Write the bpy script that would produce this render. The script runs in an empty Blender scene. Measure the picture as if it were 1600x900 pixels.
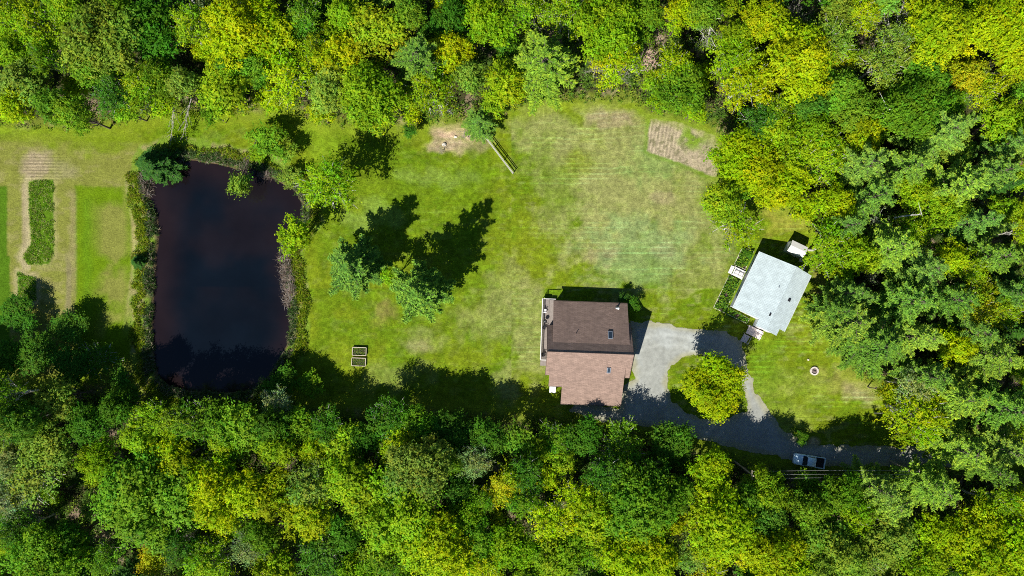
import bpy, bmesh, math, random
import numpy as np
from mathutils import Vector, Matrix

sc = bpy.context.scene
# ------------------------------------------------------------------ camera, sky, sun, exposure
CAMH = 117.4            # metres above the lawn
S = 0.11                # metres of ground per photo pixel (1600 px wide photo)
cam_d = bpy.data.cameras.new('camera')
cam = bpy.data.objects.new('camera', cam_d)
sc.collection.objects.link(cam)
cam.location = (0, 0, CAMH)
cam.rotation_euler = (0, 0, 0)
cam_d.sensor_width = 36.0
cam_d.lens = 36.0 * CAMH / (1600 * S)
cam_d.clip_start = 1.0
cam_d.clip_end = 4000.0
sc.camera = cam

SUN_EL = math.radians(45.0)
SX, SY = 0.562, 0.827   # ground direction in which shadows fall
world = bpy.data.worlds.new('World')
sc.world = world
world.use_nodes = True
wn = world.node_tree
wn.nodes.clear()
sky = wn.nodes.new('ShaderNodeTexSky')
sky.sky_type = 'NISHITA'
sky.sun_disc = False
sky.sun_elevation = SUN_EL
sky.sun_rotation = math.atan2(-SX, -SY)
sky.air_density = 1.0
sky.dust_density = 0.0
sky.ozone_density = 6.0
bg = wn.nodes.new('ShaderNodeBackground')
bg.inputs['Strength'].default_value = 0.06
wo = wn.nodes.new('ShaderNodeOutputWorld')
wn.links.new(sky.outputs[0], bg.inputs['Color'])
wn.links.new(bg.outputs[0], wo.inputs['Surface'])

sun_d = bpy.data.lights.new('sun', 'SUN')
sun_d.energy = 5.0
sun_d.angle = math.radians(0.5)
sun_d.color = (1.0, 0.97, 0.90)
sun = bpy.data.objects.new('sun', sun_d)
sc.collection.objects.link(sun)
ldir = Vector((SX * math.cos(SUN_EL), SY * math.cos(SUN_EL), -math.sin(SUN_EL)))
sun.rotation_euler = ldir.to_track_quat('-Z', 'Y').to_euler()
sun.location = (-60, -90, 150)

sc.view_settings.view_transform = 'Standard'
sc.view_settings.look = 'None'
sc.view_settings.exposure = 0.86
sc.view_settings.gamma = 1.0
sc.view_settings.use_curve_mapping = False
sc.cycles.filter_width = 1.0
sc.cycles.use_denoising = False
sc.cycles.max_bounces = 6
sc.cycles.diffuse_bounces = 3
sc.cycles.transmission_bounces = 4
sc.cycles.transparent_max_bounces = 4

random.seed(7)
RNG = np.random.default_rng(11)

# ------------------------------------------------------------------ helpers
def gp(px, py, h=0.0):
    """photo pixel seen at height h -> world x, y"""
    k = 1 - h / CAMH
    return ((px - 800) * S * k, (450 - py) * S * k)

def pix(x, y, h=0.0):
    k = 1 - h / CAMH
    return (800 + x / (S * k), 450 - y / (S * k))

def link(o, parent=None):
    sc.collection.objects.link(o)
    if parent is not None:
        o.parent = parent
    return o

def tag(o, label=None, cat=None, group=None, kind=None):
    if label: o['label'] = label
    if cat: o['category'] = cat
    if group: o['group'] = group
    if kind: o['kind'] = kind
    return o

def empty(name, loc, rz=0.0, label=None, cat=None, group=None, kind=None):
    o = bpy.data.objects.new(name, None)
    o.empty_display_size = 0.5
    o.location = loc
    o.rotation_euler = (0, 0, rz)
    link(o)
    return tag(o, label, cat, group, kind)

def obj_bm(name, bm, mats, parent=None, smooth=False):
    me = bpy.data.meshes.new(name)
    bmesh.ops.recalc_face_normals(bm, faces=bm.faces)
    bm.to_mesh(me); bm.free()
    for m in (mats if isinstance(mats, (list, tuple)) else [mats]):
        me.materials.append(m)
    if smooth:
        me.polygons.foreach_set('use_smooth', [True] * len(me.polygons))
    o = bpy.data.objects.new(name, me)
    return link(o, parent)

def np_mesh(name, verts, faces, cols=None, mat=None, smooth=False, attr='tint'):
    """verts (n,3); faces (m,k) all the same k; cols (n,3) per vertex"""
    me = bpy.data.meshes.new(name)
    n, m, k = len(verts), len(faces), faces.shape[1]
    me.vertices.add(n)
    me.vertices.foreach_set('co', np.ascontiguousarray(verts, np.float32).ravel())
    me.loops.add(m * k)
    me.loops.foreach_set('vertex_index', np.ascontiguousarray(faces, np.int32).ravel())
    me.polygons.add(m)
    me.polygons.foreach_set('loop_start', np.arange(0, m * k, k, dtype=np.int32))
    me.polygons.foreach_set('use_smooth', np.full(m, smooth, dtype=bool))
    me.update(calc_edges=True)
    if cols is not None:
        a = me.color_attributes.new(attr, 'FLOAT_COLOR', 'POINT')
        c = np.ones((n, 4), np.float32); c[:, :3] = cols
        a.data.foreach_set('color', c.ravel())
    if mat: me.materials.append(mat)
    me.validate()
    return me

def box(bm, c, s, rz=0.0, bevel=0.0, rx=0.0, ry=0.0):
    M = Matrix.Translation(Vector(c)) @ Matrix.Rotation(rz, 4, 'Z') @ Matrix.Rotation(ry, 4, 'Y') @ Matrix.Rotation(rx, 4, 'X') @ Matrix.Diagonal((s[0], s[1], s[2], 1))
    r = bmesh.ops.create_cube(bm, size=1.0, matrix=M)
    if bevel > 0:
        es = list({e for v in r['verts'] for e in v.link_edges})
        bmesh.ops.bevel(bm, geom=es, offset=bevel, segments=2, affect='EDGES', profile=0.6)

def cyl(bm, c, r1, h, r2=None, seg=16, M=None):
    """vertical frustum with its base at c"""
    T = Matrix.Translation(Vector(c) + Vector((0, 0, h / 2)))
    if M is not None: T = M
    bmesh.ops.create_cone(bm, cap_ends=True, segments=seg, radius1=r1, radius2=r1 if r2 is None else r2, depth=h, matrix=T)

def bar(bm, a, b, r, seg=8, r2=None):
    a, b = Vector(a), Vector(b)
    d = b - a
    M = Matrix.Translation((a + b) / 2) @ d.to_track_quat('Z', 'Y').to_matrix().to_4x4()
    bmesh.ops.create_cone(bm, cap_ends=True, segments=seg, radius1=r, radius2=r if r2 is None else r2, depth=d.length, matrix=M)

def slab(bm, pts, t):
    """thick polygon: pts are the top corners, thickness t straight down"""
    top = [bm.verts.new(p) for p in pts]
    bot = [bm.verts.new((p[0], p[1], p[2] - t)) for p in pts]
    bm.faces.new(top)
    bm.faces.new(bot[::-1])
    n = len(pts)
    for i in range(n):
        j = (i + 1) % n
        bm.faces.new((top[j], top[i], bot[i], bot[j]))

# value noise
def vnoise(x, y, seed=0):
    r = np.random.default_rng(seed).random((257, 257)).astype(np.float32)
    xi = np.floor(x).astype(int); yi = np.floor(y).astype(int)
    fx = x - xi; fy = y - yi
    fx = fx * fx * (3 - 2 * fx); fy = fy * fy * (3 - 2 * fy)
    xi %= 256; yi %= 256
    a = r[xi, yi]; b = r[xi + 1, yi]; c = r[xi, yi + 1]; d = r[xi + 1, yi + 1]
    return (a * (1 - fx) + b * fx) * (1 - fy) + (c * (1 - fx) + d * fx) * fy

def fbm(x, y, scale, seed=0, octs=4):
    v = 0; a = 0.5; t = 0
    for i in range(octs):
        v = v + a * vnoise(x / scale * 2 ** i + 37.1 * i, y / scale * 2 ** i + 11.7 * i, seed + i)
        t += a; a *= 0.5
    return v / t

def sdist(x, y, poly):
    """signed distance to a polygon (px list), negative inside; x,y world arrays"""
    P = np.array([gp(*p) for p in poly])
    Q = np.roll(P, -1, axis=0)
    d = np.full(x.shape, 1e9); ins = np.zeros(x.shape, bool)
    for (ax, ay), (bx, by) in zip(P, Q):
        ex, ey = bx - ax, by - ay
        t = np.clip(((x - ax) * ex + (y - ay) * ey) / (ex * ex + ey * ey + 1e-9), 0, 1)
        d = np.minimum(d, (x - ax - t * ex) ** 2 + (y - ay - t * ey) ** 2)
        c = ((ay > y) != (by > y))
        xx = ex * (y - ay) / (ey if abs(ey) > 1e-9 else 1e-9) + ax
        ins ^= c & (x < xx)
    d = np.sqrt(d)
    return np.where(ins, -d, d)

def sstep(e0, e1, v):
    t = np.clip((v - e0) / (e1 - e0), 0, 1)
    return t * t * (3 - 2 * t)

def lin(r, g, b):
    f = lambda c: (c / 255 / 12.92) if c / 255 <= 0.04045 else ((c / 255 + 0.055) / 1.055) ** 2.4
    return np.array([f(r), f(g), f(b)])

# ------------------------------------------------------------------ materials
def new_mat(name):
    m = bpy.data.materials.new(name); m.use_nodes = True
    nt = m.node_tree
    return m, nt, nt.nodes['Principled BSDF'], nt.nodes['Material Output']

def plain(name, col, rough=0.7, noise=0.15, scale=3.0, metal=0.0, bump=0.0, spec=0.3):
    m, nt, b, out = new_mat(name)
    tc = nt.nodes.new('ShaderNodeTexCoord')
    n = nt.nodes.new('ShaderNodeTexNoise'); n.inputs['Scale'].default_value = scale; n.inputs['Detail'].default_value = 6
    nt.links.new(tc.outputs['Object'], n.inputs['Vector'])
    r = nt.nodes.new('ShaderNodeMapRange')
    r.inputs['From Min'].default_value = 0.25; r.inputs['From Max'].default_value = 0.75
    r.inputs['To Min'].default_value = 1 - noise; r.inputs['To Max'].default_value = 1 + noise
    nt.links.new(n.outputs['Fac'], r.inputs['Value'])
    mx = nt.nodes.new('ShaderNodeVectorMath'); mx.operation = 'SCALE'
    mx.inputs[0].default_value = col
    nt.links.new(r.outputs[0], mx.inputs['Scale'])
    nt.links.new(mx.outputs[0], b.inputs['Base Color'])
    b.inputs['Roughness'].default_value = rough
    b.inputs['Metallic'].default_value = metal
    b.inputs['Specular IOR Level'].default_value = spec
    if bump:
        bp = nt.nodes.new('ShaderNodeBump'); bp.inputs['Strength'].default_value = bump; bp.inputs['Distance'].default_value = 0.05
        nt.links.new(n.outputs['Fac'], bp.inputs['Height']); nt.links.new(bp.outputs[0], b.inputs['Normal'])
    return m

def attr_mat(name, scales=((0.9, 0.25), (9.0, 0.35)), bump=0.4, bdist=0.06, rough=0.9, attr='tint'):
    """colour from a vertex attribute times noise octaves"""
    m, nt, b, out = new_mat(name)
    at = nt.nodes.new('ShaderNodeAttribute'); at.attribute_name = attr
    geo = nt.nodes.new('ShaderNodeNewGeometry')
    prev = at.outputs['Color']; last = None
    for sc_, amp in scales:
        n = nt.nodes.new('ShaderNodeTexNoise'); n.inputs['Scale'].default_value = sc_; n.inputs['Detail'].default_value = 5
        nt.links.new(geo.outputs['Position'], n.inputs['Vector'])
        r = nt.nodes.new('ShaderNodeMapRange')
        r.inputs['From Min'].default_value = 0.3; r.inputs['From Max'].default_value = 0.7
        r.inputs['To Min'].default_value = 1 - amp; r.inputs['To Max'].default_value = 1 + amp
        nt.links.new(n.outputs['Fac'], r.inputs['Value'])
        mx = nt.nodes.new('ShaderNodeVectorMath'); mx.operation = 'SCALE'
        nt.links.new(prev, mx.inputs[0]); nt.links.new(r.outputs[0], mx.inputs['Scale'])
        prev = mx.outputs[0]; last = n
    nt.links.new(prev, b.inputs['Base Color'])
    b.inputs['Roughness'].default_value = rough
    b.inputs['Specular IOR Level'].default_value = 0.0
    bp = nt.nodes.new('ShaderNodeBump'); bp.inputs['Strength'].default_value = bump; bp.inputs['Distance'].default_value = bdist
    nt.links.new(last.outputs['Fac'], bp.inputs['Height']); nt.links.new(bp.outputs[0], b.inputs['Normal'])
    return m

def leaf_mat(name, trans=0.35, objcol=True, rough=0.55):
    m, nt, b, out = new_mat(name)
    at = nt.nodes.new('ShaderNodeAttribute'); at.attribute_name = 'tint'
    prev = at.outputs['Color']
    if objcol:
        oi = nt.nodes.new('ShaderNodeObjectInfo')
        mx = nt.nodes.new('ShaderNodeVectorMath'); mx.operation = 'MULTIPLY'
        nt.links.new(oi.outputs['Color'], mx.inputs[0]); nt.links.new(prev, mx.inputs[1])
        prev = mx.outputs[0]
    nt.links.new(prev, b.inputs['Base Color'])
    b.inputs['Roughness'].default_value = rough
    b.inputs['Specular IOR Level'].default_value = 0.06
    tr = nt.nodes.new('ShaderNodeBsdfTranslucent')
    ty = nt.nodes.new('ShaderNodeVectorMath'); ty.operation = 'MULTIPLY'
    ty.inputs[1].default_value = (1.0, 1.05, 0.55)
    nt.links.new(prev, ty.inputs[0]); nt.links.new(ty.outputs[0], tr.inputs['Color'])
    ms = nt.nodes.new('ShaderNodeMixShader'); ms.inputs[0].default_value = trans
    nt.links.new(b.outputs[0], ms.inputs[1]); nt.links.new(tr.outputs[0], ms.inputs[2])
    nt.links.new(ms.outputs[0], out.inputs['Surface'])
    return m

def shingle(name, col, amp=0.16, rowh=0.16, dark=0.82):
    """asphalt shingles: thin courses down the slope and mottled tabs"""
    m, nt, b, out = new_mat(name)
    tc = nt.nodes.new('ShaderNodeTexCoord')
    br = nt.nodes.new('ShaderNodeTexBrick')
    br.inputs['Scale'].default_value = 1.0
    br.inputs['Brick Width'].default_value = 0.55; br.inputs['Row Height'].default_value = rowh
    br.inputs['Mortar Size'].default_value = 0.014
    c = Vector(col)
    br.inputs['Color1'].default_value = (*(c * (1 - amp)), 1); br.inputs['Color2'].default_value = (*(c * (1 + amp)), 1)
    br.inputs['Mortar'].default_value = (*(c * dark * 0.7), 1)
    nt.links.new(tc.outputs['Object'], br.inputs['Vector'])
    n = nt.nodes.new('ShaderNodeTexNoise'); n.inputs['Scale'].default_value = 1.1; n.inputs['Detail'].default_value = 8
    n.inputs['Roughness'].default_value = 0.7
    nt.links.new(tc.outputs['Object'], n.inputs['Vector'])
    r = nt.nodes.new('ShaderNodeMapRange')
    r.inputs['From Min'].default_value = 0.3; r.inputs['From Max'].default_value = 0.7
    r.inputs['To Min'].default_value = 0.82; r.inputs['To Max'].default_value = 1.14
    nt.links.new(n.outputs['Fac'], r.inputs['Value'])
    mx = nt.nodes.new('ShaderNodeVectorMath'); mx.operation = 'SCALE'
    nt.links.new(br.outputs['Color'], mx.inputs[0]); nt.links.new(r.outputs[0], mx.inputs['Scale'])
    nt.links.new(mx.outputs[0], b.inputs['Base Color'])
    b.inputs['Roughness'].default_value = 0.92
    b.inputs['Specular IOR Level'].default_value = 0.2
    bp = nt.nodes.new('ShaderNodeBump'); bp.inputs['Strength'].default_value = 0.5; bp.inputs['Distance'].default_value = 0.02
    nt.links.new(br.outputs['Fac'], bp.inputs['Height']); nt.links.new(bp.outputs[0], b.inputs['Normal'])
    return m

def glass(name, col=(0.02, 0.03, 0.04)):
    m, nt, b, out = new_mat(name)
    b.inputs['Base Color'].default_value = (*col, 1)
    b.inputs['Roughness'].default_value = 0.06
    b.inputs['Specular IOR Level'].default_value = 0.9
    return m

M_ground = attr_mat('grass_and_soil', scales=((0.5, 0.12), (1.7, 0.14), (4.5, 0.26)), bump=0.7, bdist=0.14)
M_gravel = attr_mat('gravel', scales=((0.25, 0.08), (1.6, 0.10), (7.0, 0.10)), bump=0.4, bdist=0.04)
M_leaf = leaf_mat('broad_leaves', 0.44)
M_needle = leaf_mat('needles', 0.18, rough=0.6)
M_low = leaf_mat('undergrowth_leaves', 0.3, objcol=False)
M_bark = plain('bark', (0.11, 0.085, 0.065), 0.9, 0.3, 6, bump=0.5)
M_palebark = plain('pale_bark', (0.42, 0.40, 0.36), 0.85, 0.3, 5, bump=0.4)
M_deadwood = plain('grey_deadwood', (0.26, 0.235, 0.205), 0.9, 0.3, 5, bump=0.4)
M_shingle = shingle('brown_shingles', (0.222, 0.152, 0.120))
M_whiteroof = shingle('white_shingles', (0.38, 0.44, 0.445), 0.05, 0.25, 0.95)
M_trim = plain('cream_trim', (0.55, 0.50, 0.42), 0.6, 0.06)
M_siding = plain('tan_siding', (0.40, 0.33, 0.25), 0.75, 0.08)
M_whitesiding = plain('white_siding', (0.55, 0.56, 0.56), 0.6, 0.05)
M_white = plain('white_paint', (0.62, 0.60, 0.58), 0.5, 0.06)
M_pinkdeck = plain('weathered_pink_deck', (0.60, 0.50, 0.47), 0.7, 0.18, 5)
M_glass = glass('window_glass')
M_bluefr = plain('skylight_frame', (0.18, 0.20, 0.23), 0.4, 0.05)
M_black = plain('black_metal', (0.015, 0.015, 0.017), 0.35, 0.1)
M_steel = plain('galvanised_steel', (0.5, 0.5, 0.5), 0.35, 0.1, metal=0.8)
M_wood = plain('weathered_wood', (0.30, 0.25, 0.18), 0.85, 0.25, 5, bump=0.3)
M_palewood = plain('pale_timber', (0.46, 0.40, 0.30), 0.8, 0.2, 5, bump=0.3)
M_fence = plain('grey_fence_timber', (.34, .33, .28), .85, .2, 5)
M_greydeck = plain('grey_deck_boards', (0.20, 0.17, 0.15), 0.8, 0.2, 4)
M_stone = plain('fire_ring_stone', (0.50, 0.45, 0.38), 0.85, 0.2, 4, bump=0.4)
M_ash = plain('ash', (0.16, 0.12, 0.12), 0.95, 0.4, 8, bump=0.4)
M_carpaint = plain('sky_tinted_car_paint', (0.68, 0.86, 0.96), 0.3, 0.02, spec=0.7)  # white truck; the blue skylight of its shaded spot is mixed into the colour
M_rubber = plain('rubber', (0.02, 0.02, 0.02), 0.8, 0.1)
M_bedliner = plain('truck_bed_liner', (0.018, 0.018, 0.02), 0.8, 0.1)
M_lampred = plain('red_lens', (0.35, 0.01, 0.01), 0.3, 0.05)
M_lampclear = plain('clear_lens', (0.6, 0.6, 0.6), 0.15, 0.05)
M_wire = plain('cable', (0.30, 0.30, 0.28), 0.5, 0.05)
M_insul = plain('brown_insulator', (0.2, 0.1, 0.06), 0.3, 0.05)

# ------------------------------------------------------------------ layout polygons (ground points of the photo)
POND = [(238,258),(260,247),(300,250),(340,256),(368,264),(395,263),(414,271),(434,284),(458,296),(471,318),(471,340),(456,362),
        (438,378),(440,400),(446,430),(451,470),(452,510),(446,540),(430,570),(415,592),(392,610),(350,614),(300,612),(262,603),(245,588),
        (238,560),(237,500),(239,450),(242,400),(247,370),(244,340),(233,312),(230,285)]
WOOD_N = [(-900,190),(0,193),(100,198),(180,192),(250,178),(300,176),(370,180),(430,166),(470,176),(520,192),(600,197),(640,196),
          (690,188),(740,192),(790,172),(860,158),(930,156),(990,152),(1008,176),(1080,184),(1126,208),(1134,262),(1128,290),
          (1175,302),(1235,325),(1280,345),(1292,392),(1300,440),(1288,480),(1296,525),(1330,580),(1380,606),(1402,640),(1392,668),
          (1440,692),(2500,690),(2500,-700),(-900,-700)]
WOOD_S = [(-900,590),(0,596),(60,606),(130,600),(180,604),(230,632),(300,636),(380,630),(430,624),(520,642),(600,644),(700,644),
          (800,650),(860,650),(930,664),(1000,676),(1060,688),(1120,708),(1200,728),(1300,742),(1400,736),(1470,730),(2500,730),(2500,1600),(-900,1600)]
DRIVE = [(986,503),(1040,507),(1090,515),(1135,518),(1160,535),(1168,575),(1180,610),(1203,646),(1225,675),(1262,693),(1330,697),
         (1440,699),(1560,702),(1560,728),(1440,728),(1330,729),(1270,727),(1210,712),(1130,694),(1060,674),(1000,664),(930,655),
         (890,642),(900,628),(970,640),(976,600),(992,592),(988,550)]
ISLAND = [(1042,598),(1050,572),(1068,560),(1095,552),(1130,562),(1150,580),(1163,612),(1166,640),(1130,656),(1085,650),(1052,628)]
PLOT = [(1016,184),(1066,192),(1118,212),(1128,240),(1120,278),(1092,268),(1060,254),(1030,244),(1010,236)]
BED_TALL = [(45,283),(83,281),(84,340),(84,400),(76,413),(44,413),(36,402),(50,378),(47,340)]
BED_SMALL = [(27,424),(40,430),(56,434),(56,470),(28,470)]

def forest_sd(x, y):
    return np.minimum(sdist(x, y, WOOD_N), sdist(x, y, WOOD_S))

# ------------------------------------------------------------------ ground sheet
def axis(a, b, st):
    core = np.arange(a, b + st / 2, st)
    g = []; v = 2.0; p = 0
    while p < 1500:
        p += v; v *= 1.35; g.append(p)
    g = np.array(g)
    return np.concatenate([(a - g)[::-1], core, b + g])
gx = axis(-92, 92, 0.2); gy = axis(-54, 54, 0.2)
X, Y = np.meshgrid(gx, gy, indexing='ij')
PX = 800 + X / S; PY = 450 - Y / S
jit = (fbm(X, Y, 2.2, 5) - 0.5) * 2.0
jit2 = (fbm(X, Y, 0.8, 15, 3) - 0.5) * 1.0

C = np.empty(X.shape + (3,), np.float32)
def A(*c): return np.array(c, np.float32)
G_LAWN = A(0.088, 0.142, 0.006); G_YEL = A(0.130, 0.158, 0.008); G_PALE = A(0.195, 0.200, 0.065); G_TAN = A(0.235, 0.185, 0.105)
G_DEEP = A(0.060, 0.122, 0.005)
C[:] = G_LAWN
def mixc(mask, col):
    global C
    m = np.clip(mask, 0, 1)[..., None].astype(np.float32)
    C = C * (1 - m) + np.asarray(col, np.float32) * m
def blob(px, py, rx, ry, col, amt=1.0, rot=0.0, ns=2.2, nw=1.5):
    dx = PX - px; dy = PY - py
    c, s = math.cos(rot), math.sin(rot)
    u = (dx * c + dy * s) / rx; v = (-dx * s + dy * c) / ry
    r = np.sqrt(u * u + v * v) + (fbm(X, Y, ns, int(px) % 97 + 3) - 0.5) * nw
    mixc(sstep(1.15, 0.35, r) * amt * np.clip(.55 + 1.1 * (fbm(X, Y, .8, int(py) % 89 + 7, 3)), .6, 1.15), col)
big = fbm(X, Y, 9, 21); mid = fbm(X, Y, 2.5, 41); fine = fbm(X, Y, 0.7, 61, 3)
mixc(sstep(0.42, 0.68, big) * 0.6, G_YEL)
mixc(sstep(0.48, 0.72, mid) * 0.38, G_DEEP)
mixc(sstep(0.50, 0.72, fine) * 0.3, G_YEL)
mixc(sstep(0.56, 0.70, fbm(X, Y * 2.2, 1.6, 63)) * (0.12 + 0.3 * sstep(740, 860, PX)), G_PALE)
# the pale dry centre of the lawn and its smaller dry patches
for b_ in [(985,315,150,150,G_PALE,.85),(960,240,130,70,G_PALE,.6),(850,210,60,50,G_PALE,.7),(950,190,40,14,G_TAN,.6),(935,176,26,14,A(.28,.22,.13),.5),(975,180,24,12,G_TAN,.7),
           (905,250,40,30,G_YEL,.5),(1100,330,60,70,G_PALE,.5),(1080,420,70,50,G_PALE,.45),(1040,310,26,14,G_TAN,.5),(1035,395,26,18,G_TAN,.55),
           (945,405,28,22,G_TAN,.5),(935,300,90,30,G_PALE,.4),(870,300,30,80,G_LAWN,.45),(845,250,22,60,G_LAWN,.4),(1000,390,90,60,A(.145,.21,.075),.55),(1020,250,60,40,A(.13,.21,.05),.5),(1000,420,60,40,A(.125,.185,.045),.4),
           (820,400,50,60,G_YEL,.6),(800,450,40,60,G_PALE,.45),(770,500,60,50,G_PALE,.5),(660,540,26,16,G_TAN,.45),(655,530,40,20,G_PALE,.4),
           (830,520,30,90,G_PALE,.6),(600,487,18,18,A(.17,.125,.045),.5),(592,505,24,14,A(.18,.15,.04),.4),(540,490,30,16,G_YEL,.6),(510,470,22,30,G_LAWN,.5),
           (705,205,40,22,A(.36,.25,.17),.95),(700,228,40,14,A(.32,.24,.15),.8),(745,225,30,18,G_TAN,.5),(660,215,30,20,G_YEL,.5),(600,300,80,60,G_LAWN,.6),
           (560,230,60,60,G_LAWN,.4),(720,290,60,50,A(.095,.165,.005),.5),(580,340,60,30,A(.16,.23,.04),.5),(690,280,80,20,A(.17,.24,.05),.35),
           (500,220,40,30,A(.13,.21,.01),.6),(550,560,70,30,G_YEL,.5),(620,590,60,30,G_PALE,.3),(790,600,30,40,G_PALE,.5),
           (1320,590,50,26,A(.22,.19,.06),.5),(1350,610,34,18,G_TAN,.5),(1230,340,50,30,A(.20,.19,.03),.7),(1285,440,14,50,A(.20,.15,.045),.75),(1270,480,14,36,G_YEL,.6),
           (1265,530,26,22,G_YEL,.4),(1240,600,80,26,A(.18,.22,.03),.5),(1230,650,60,30,A(.18,.22,.03),.5),(1285,640,30,22,G_LAWN,.5),(1200,560,28,50,A(.095,.165,.008),.6),
           (1165,420,10,60,A(.13,.21,.01),.7,.45),(1148,460,12,40,A(.13,.20,.01),.6,.45),(1130,400,30,40,G_PALE,.4),
           (1270,692,12,10,A(.36,.29,.16),.9),(1240,690,12,10,G_TAN,.5)]:
    blob(*b_)
# mowing lines
st = np.sin((Y + (fbm(X, Y, 14, 71) - .5) * 1.6) * 2 * math.pi / 0.86)
amp = sstep(0.40, 0.65, fbm(X * 0.5, Y, 7, 81)) * sstep(745, 900, PX) + 0.35 * sstep(480, 620, PX)
amp = amp * sstep(.3, .75, fbm(X * 0.25, Y, 1.5, 91)) * 1.3
C = C * (1 + 0.28 * (sstep(0.55, 0.95, st) * amp)[..., None] * A(0.7, 1.25, 1.4))
rg = np.sin((X * 0.62 + Y * 1.0 + 3 * fbm(X, Y, 6, 75)) * 2 * math.pi / 0.75)
rgm = np.exp(-(((PX - 640) / 110) ** 2 + ((PY - 275) / 45) ** 2)) * fbm(X, Y, 1.2, 76)
C = C * (1 + 0.28 * (rg * rgm * sstep(.4, .6, mid))[..., None])
C = C * (1 + (fbm(X, Y, .45, 65, 2) - .5)[..., None] * .7)
C = C * (1 + (fbm(X, Y * 1.6, 1.8, 66, 3) - .5)[..., None] * .35)

# ---- left fields
left = sstep(232, 205, PX + jit * 6) * sstep(205, 225, PY) * sstep(640, 560, PY)
mixc(left * 0.9, A(0.15, 0.155, 0.032))
mixc(left * sstep(0.5, 0.7, fbm(X, Y * 2.5, 2.0, 131)) * 0.5, A(0.20, 0.18, 0.07))
blob(62, 262, 30, 26, A(.235, .185, .12), .75)
blob(96, 262, 26, 20, A(.20, .18, .09), .5)
mixc(left * sstep(225, 215, PY + jit * 3) , A(0.115, 0.16, 0.007))
blob(150, 225, 90, 18, A(.11, .16, .006), .7)
field = np.maximum.reduce([118 - PX, PX - 206, 291 - PY]) * S
mixc(sstep(0.35, -0.35, field + jit2 * .9), A(0.09, 0.15, 0.005))
mixc(sstep(0.25, -0.25, field) * np.clip(np.exp(-((PX - 178) / 26) ** 2) * .8 * sstep(.35, .7, fbm(X, Y, 4, 141)) * 1.4, 0, .8), A(0.16, 0.155, 0.038))
mixc(sstep(1.2, 0.0, np.abs(PX - 135 - 6 * jit) * S) * sstep(300, 320, PY) * .5, A(0.07, 0.145, 0.007))
mixc(sstep(1.0, 0.3, np.abs(PX - (203 + 10 * np.sin((PY - 290) / 60))) * S + jit2 * .6) * sstep(285, 300, PY) * sstep(540, 420, PY) * .8, A(0.28, 0.24, 0.10))
strip = np.maximum(PX - 11 - (PY > 400) * 4, 291 - PY) * S
mixc(sstep(0.25, -0.2, strip + jit2 * .3), A(0.055, 0.115, 0.007))
mixc(sstep(.9, .3, np.abs(PX - 40 + jit2 * 5) * S) * sstep(284, 292, PY) * sstep(440, 400, PY) * .75 * np.clip(.4 + mid, 0, 1), A(.24, .19, .115))
mixc(sstep(.9, .2, np.abs(PX - 114 + jit2 * 5) * S) * sstep(290, 310, PY) * sstep(480, 440, PY) * .5, A(.20, .17, .08))
# bare worn edges beside the tall bed
dA = sdist(X, Y, BED_TALL)
mixc(sstep(1.6, 0.2, dA + jit2) * (PX < 48) * .8, A(.30, .25, .15))
mixc(sstep(1.0, 0.1, dA + jit2) * .5, A(.26, .24, .10))
tr = np.abs(PX - (104 - 0.03 * (PY - 400) + 5 * np.sin(PY / 60))) * S
mixc(sstep(0.7, 0.2, tr + jit2 * .5) * sstep(380, 420, PY) * sstep(520, 470, PY) * .8, A(.16, .14, .07))
furrow = np.sin(Y * 2 * math.pi / 0.55 + jit2) * np.exp(-(((PX - 64) / 36) ** 2 + ((PY - 262) / 24) ** 4))
C = C * (1 + .4 * furrow[..., None])
mixc(sstep(0.2, -0.2, dA + jit2 * .3), A(0.07, 0.135, 0.008))
dS = sdist(X, Y, BED_SMALL)
mixc(sstep(1.2, 0.1, dS + jit2) * .6, A(.28, .23, .13))
mixc(sstep(0.2, -0.2, dS + jit2 * .3), A(0.06, 0.16, 0.010))

# ---- tilled plot
dP = sdist(X, Y, PLOT)
mixc(sstep(0.9, 0.3, np.abs(dP) + jit2 * .4) * .6, A(.10, .17, .015))
rows = np.sin((X * 0.985 - Y * 0.17) * 2 * math.pi / 0.62)
soil = np.array([.285, .235, .155], np.float32) * (1 + 0.26 * rows * sstep(1075, 1040, PX))[..., None]
inn = sstep(0.1, -0.25, dP + jit2 * .5)
mixc(inn, soil)
mixc(inn * np.exp(-(((PX - 1083) / 26) ** 2 + ((PY - 214) / 26) ** 2)) * sstep(.4, .6, mid) * 1.2, A(.13, .20, .02))
mixc(inn * sstep(.62, .7, fbm(X, Y, .5, 151, 2)) * .6, A(.10, .10, .04))

# ---- bank of the pond
dW = sdist(X, Y, POND)
bank = sstep(4.0, 3.2, dW + jit * 0.8)
mixc(bank * .85, A(.12, .19, .02))
mixc(bank * sstep(.5, .65, mid) * .7, A(.23, .18, .09))
mixc(sstep(0.8, 0.0, dW + jit2 * .5), A(.075, .05, .03))
mixc(sstep(0.0, -1.5, dW), A(.05, .028, .02))

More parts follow.
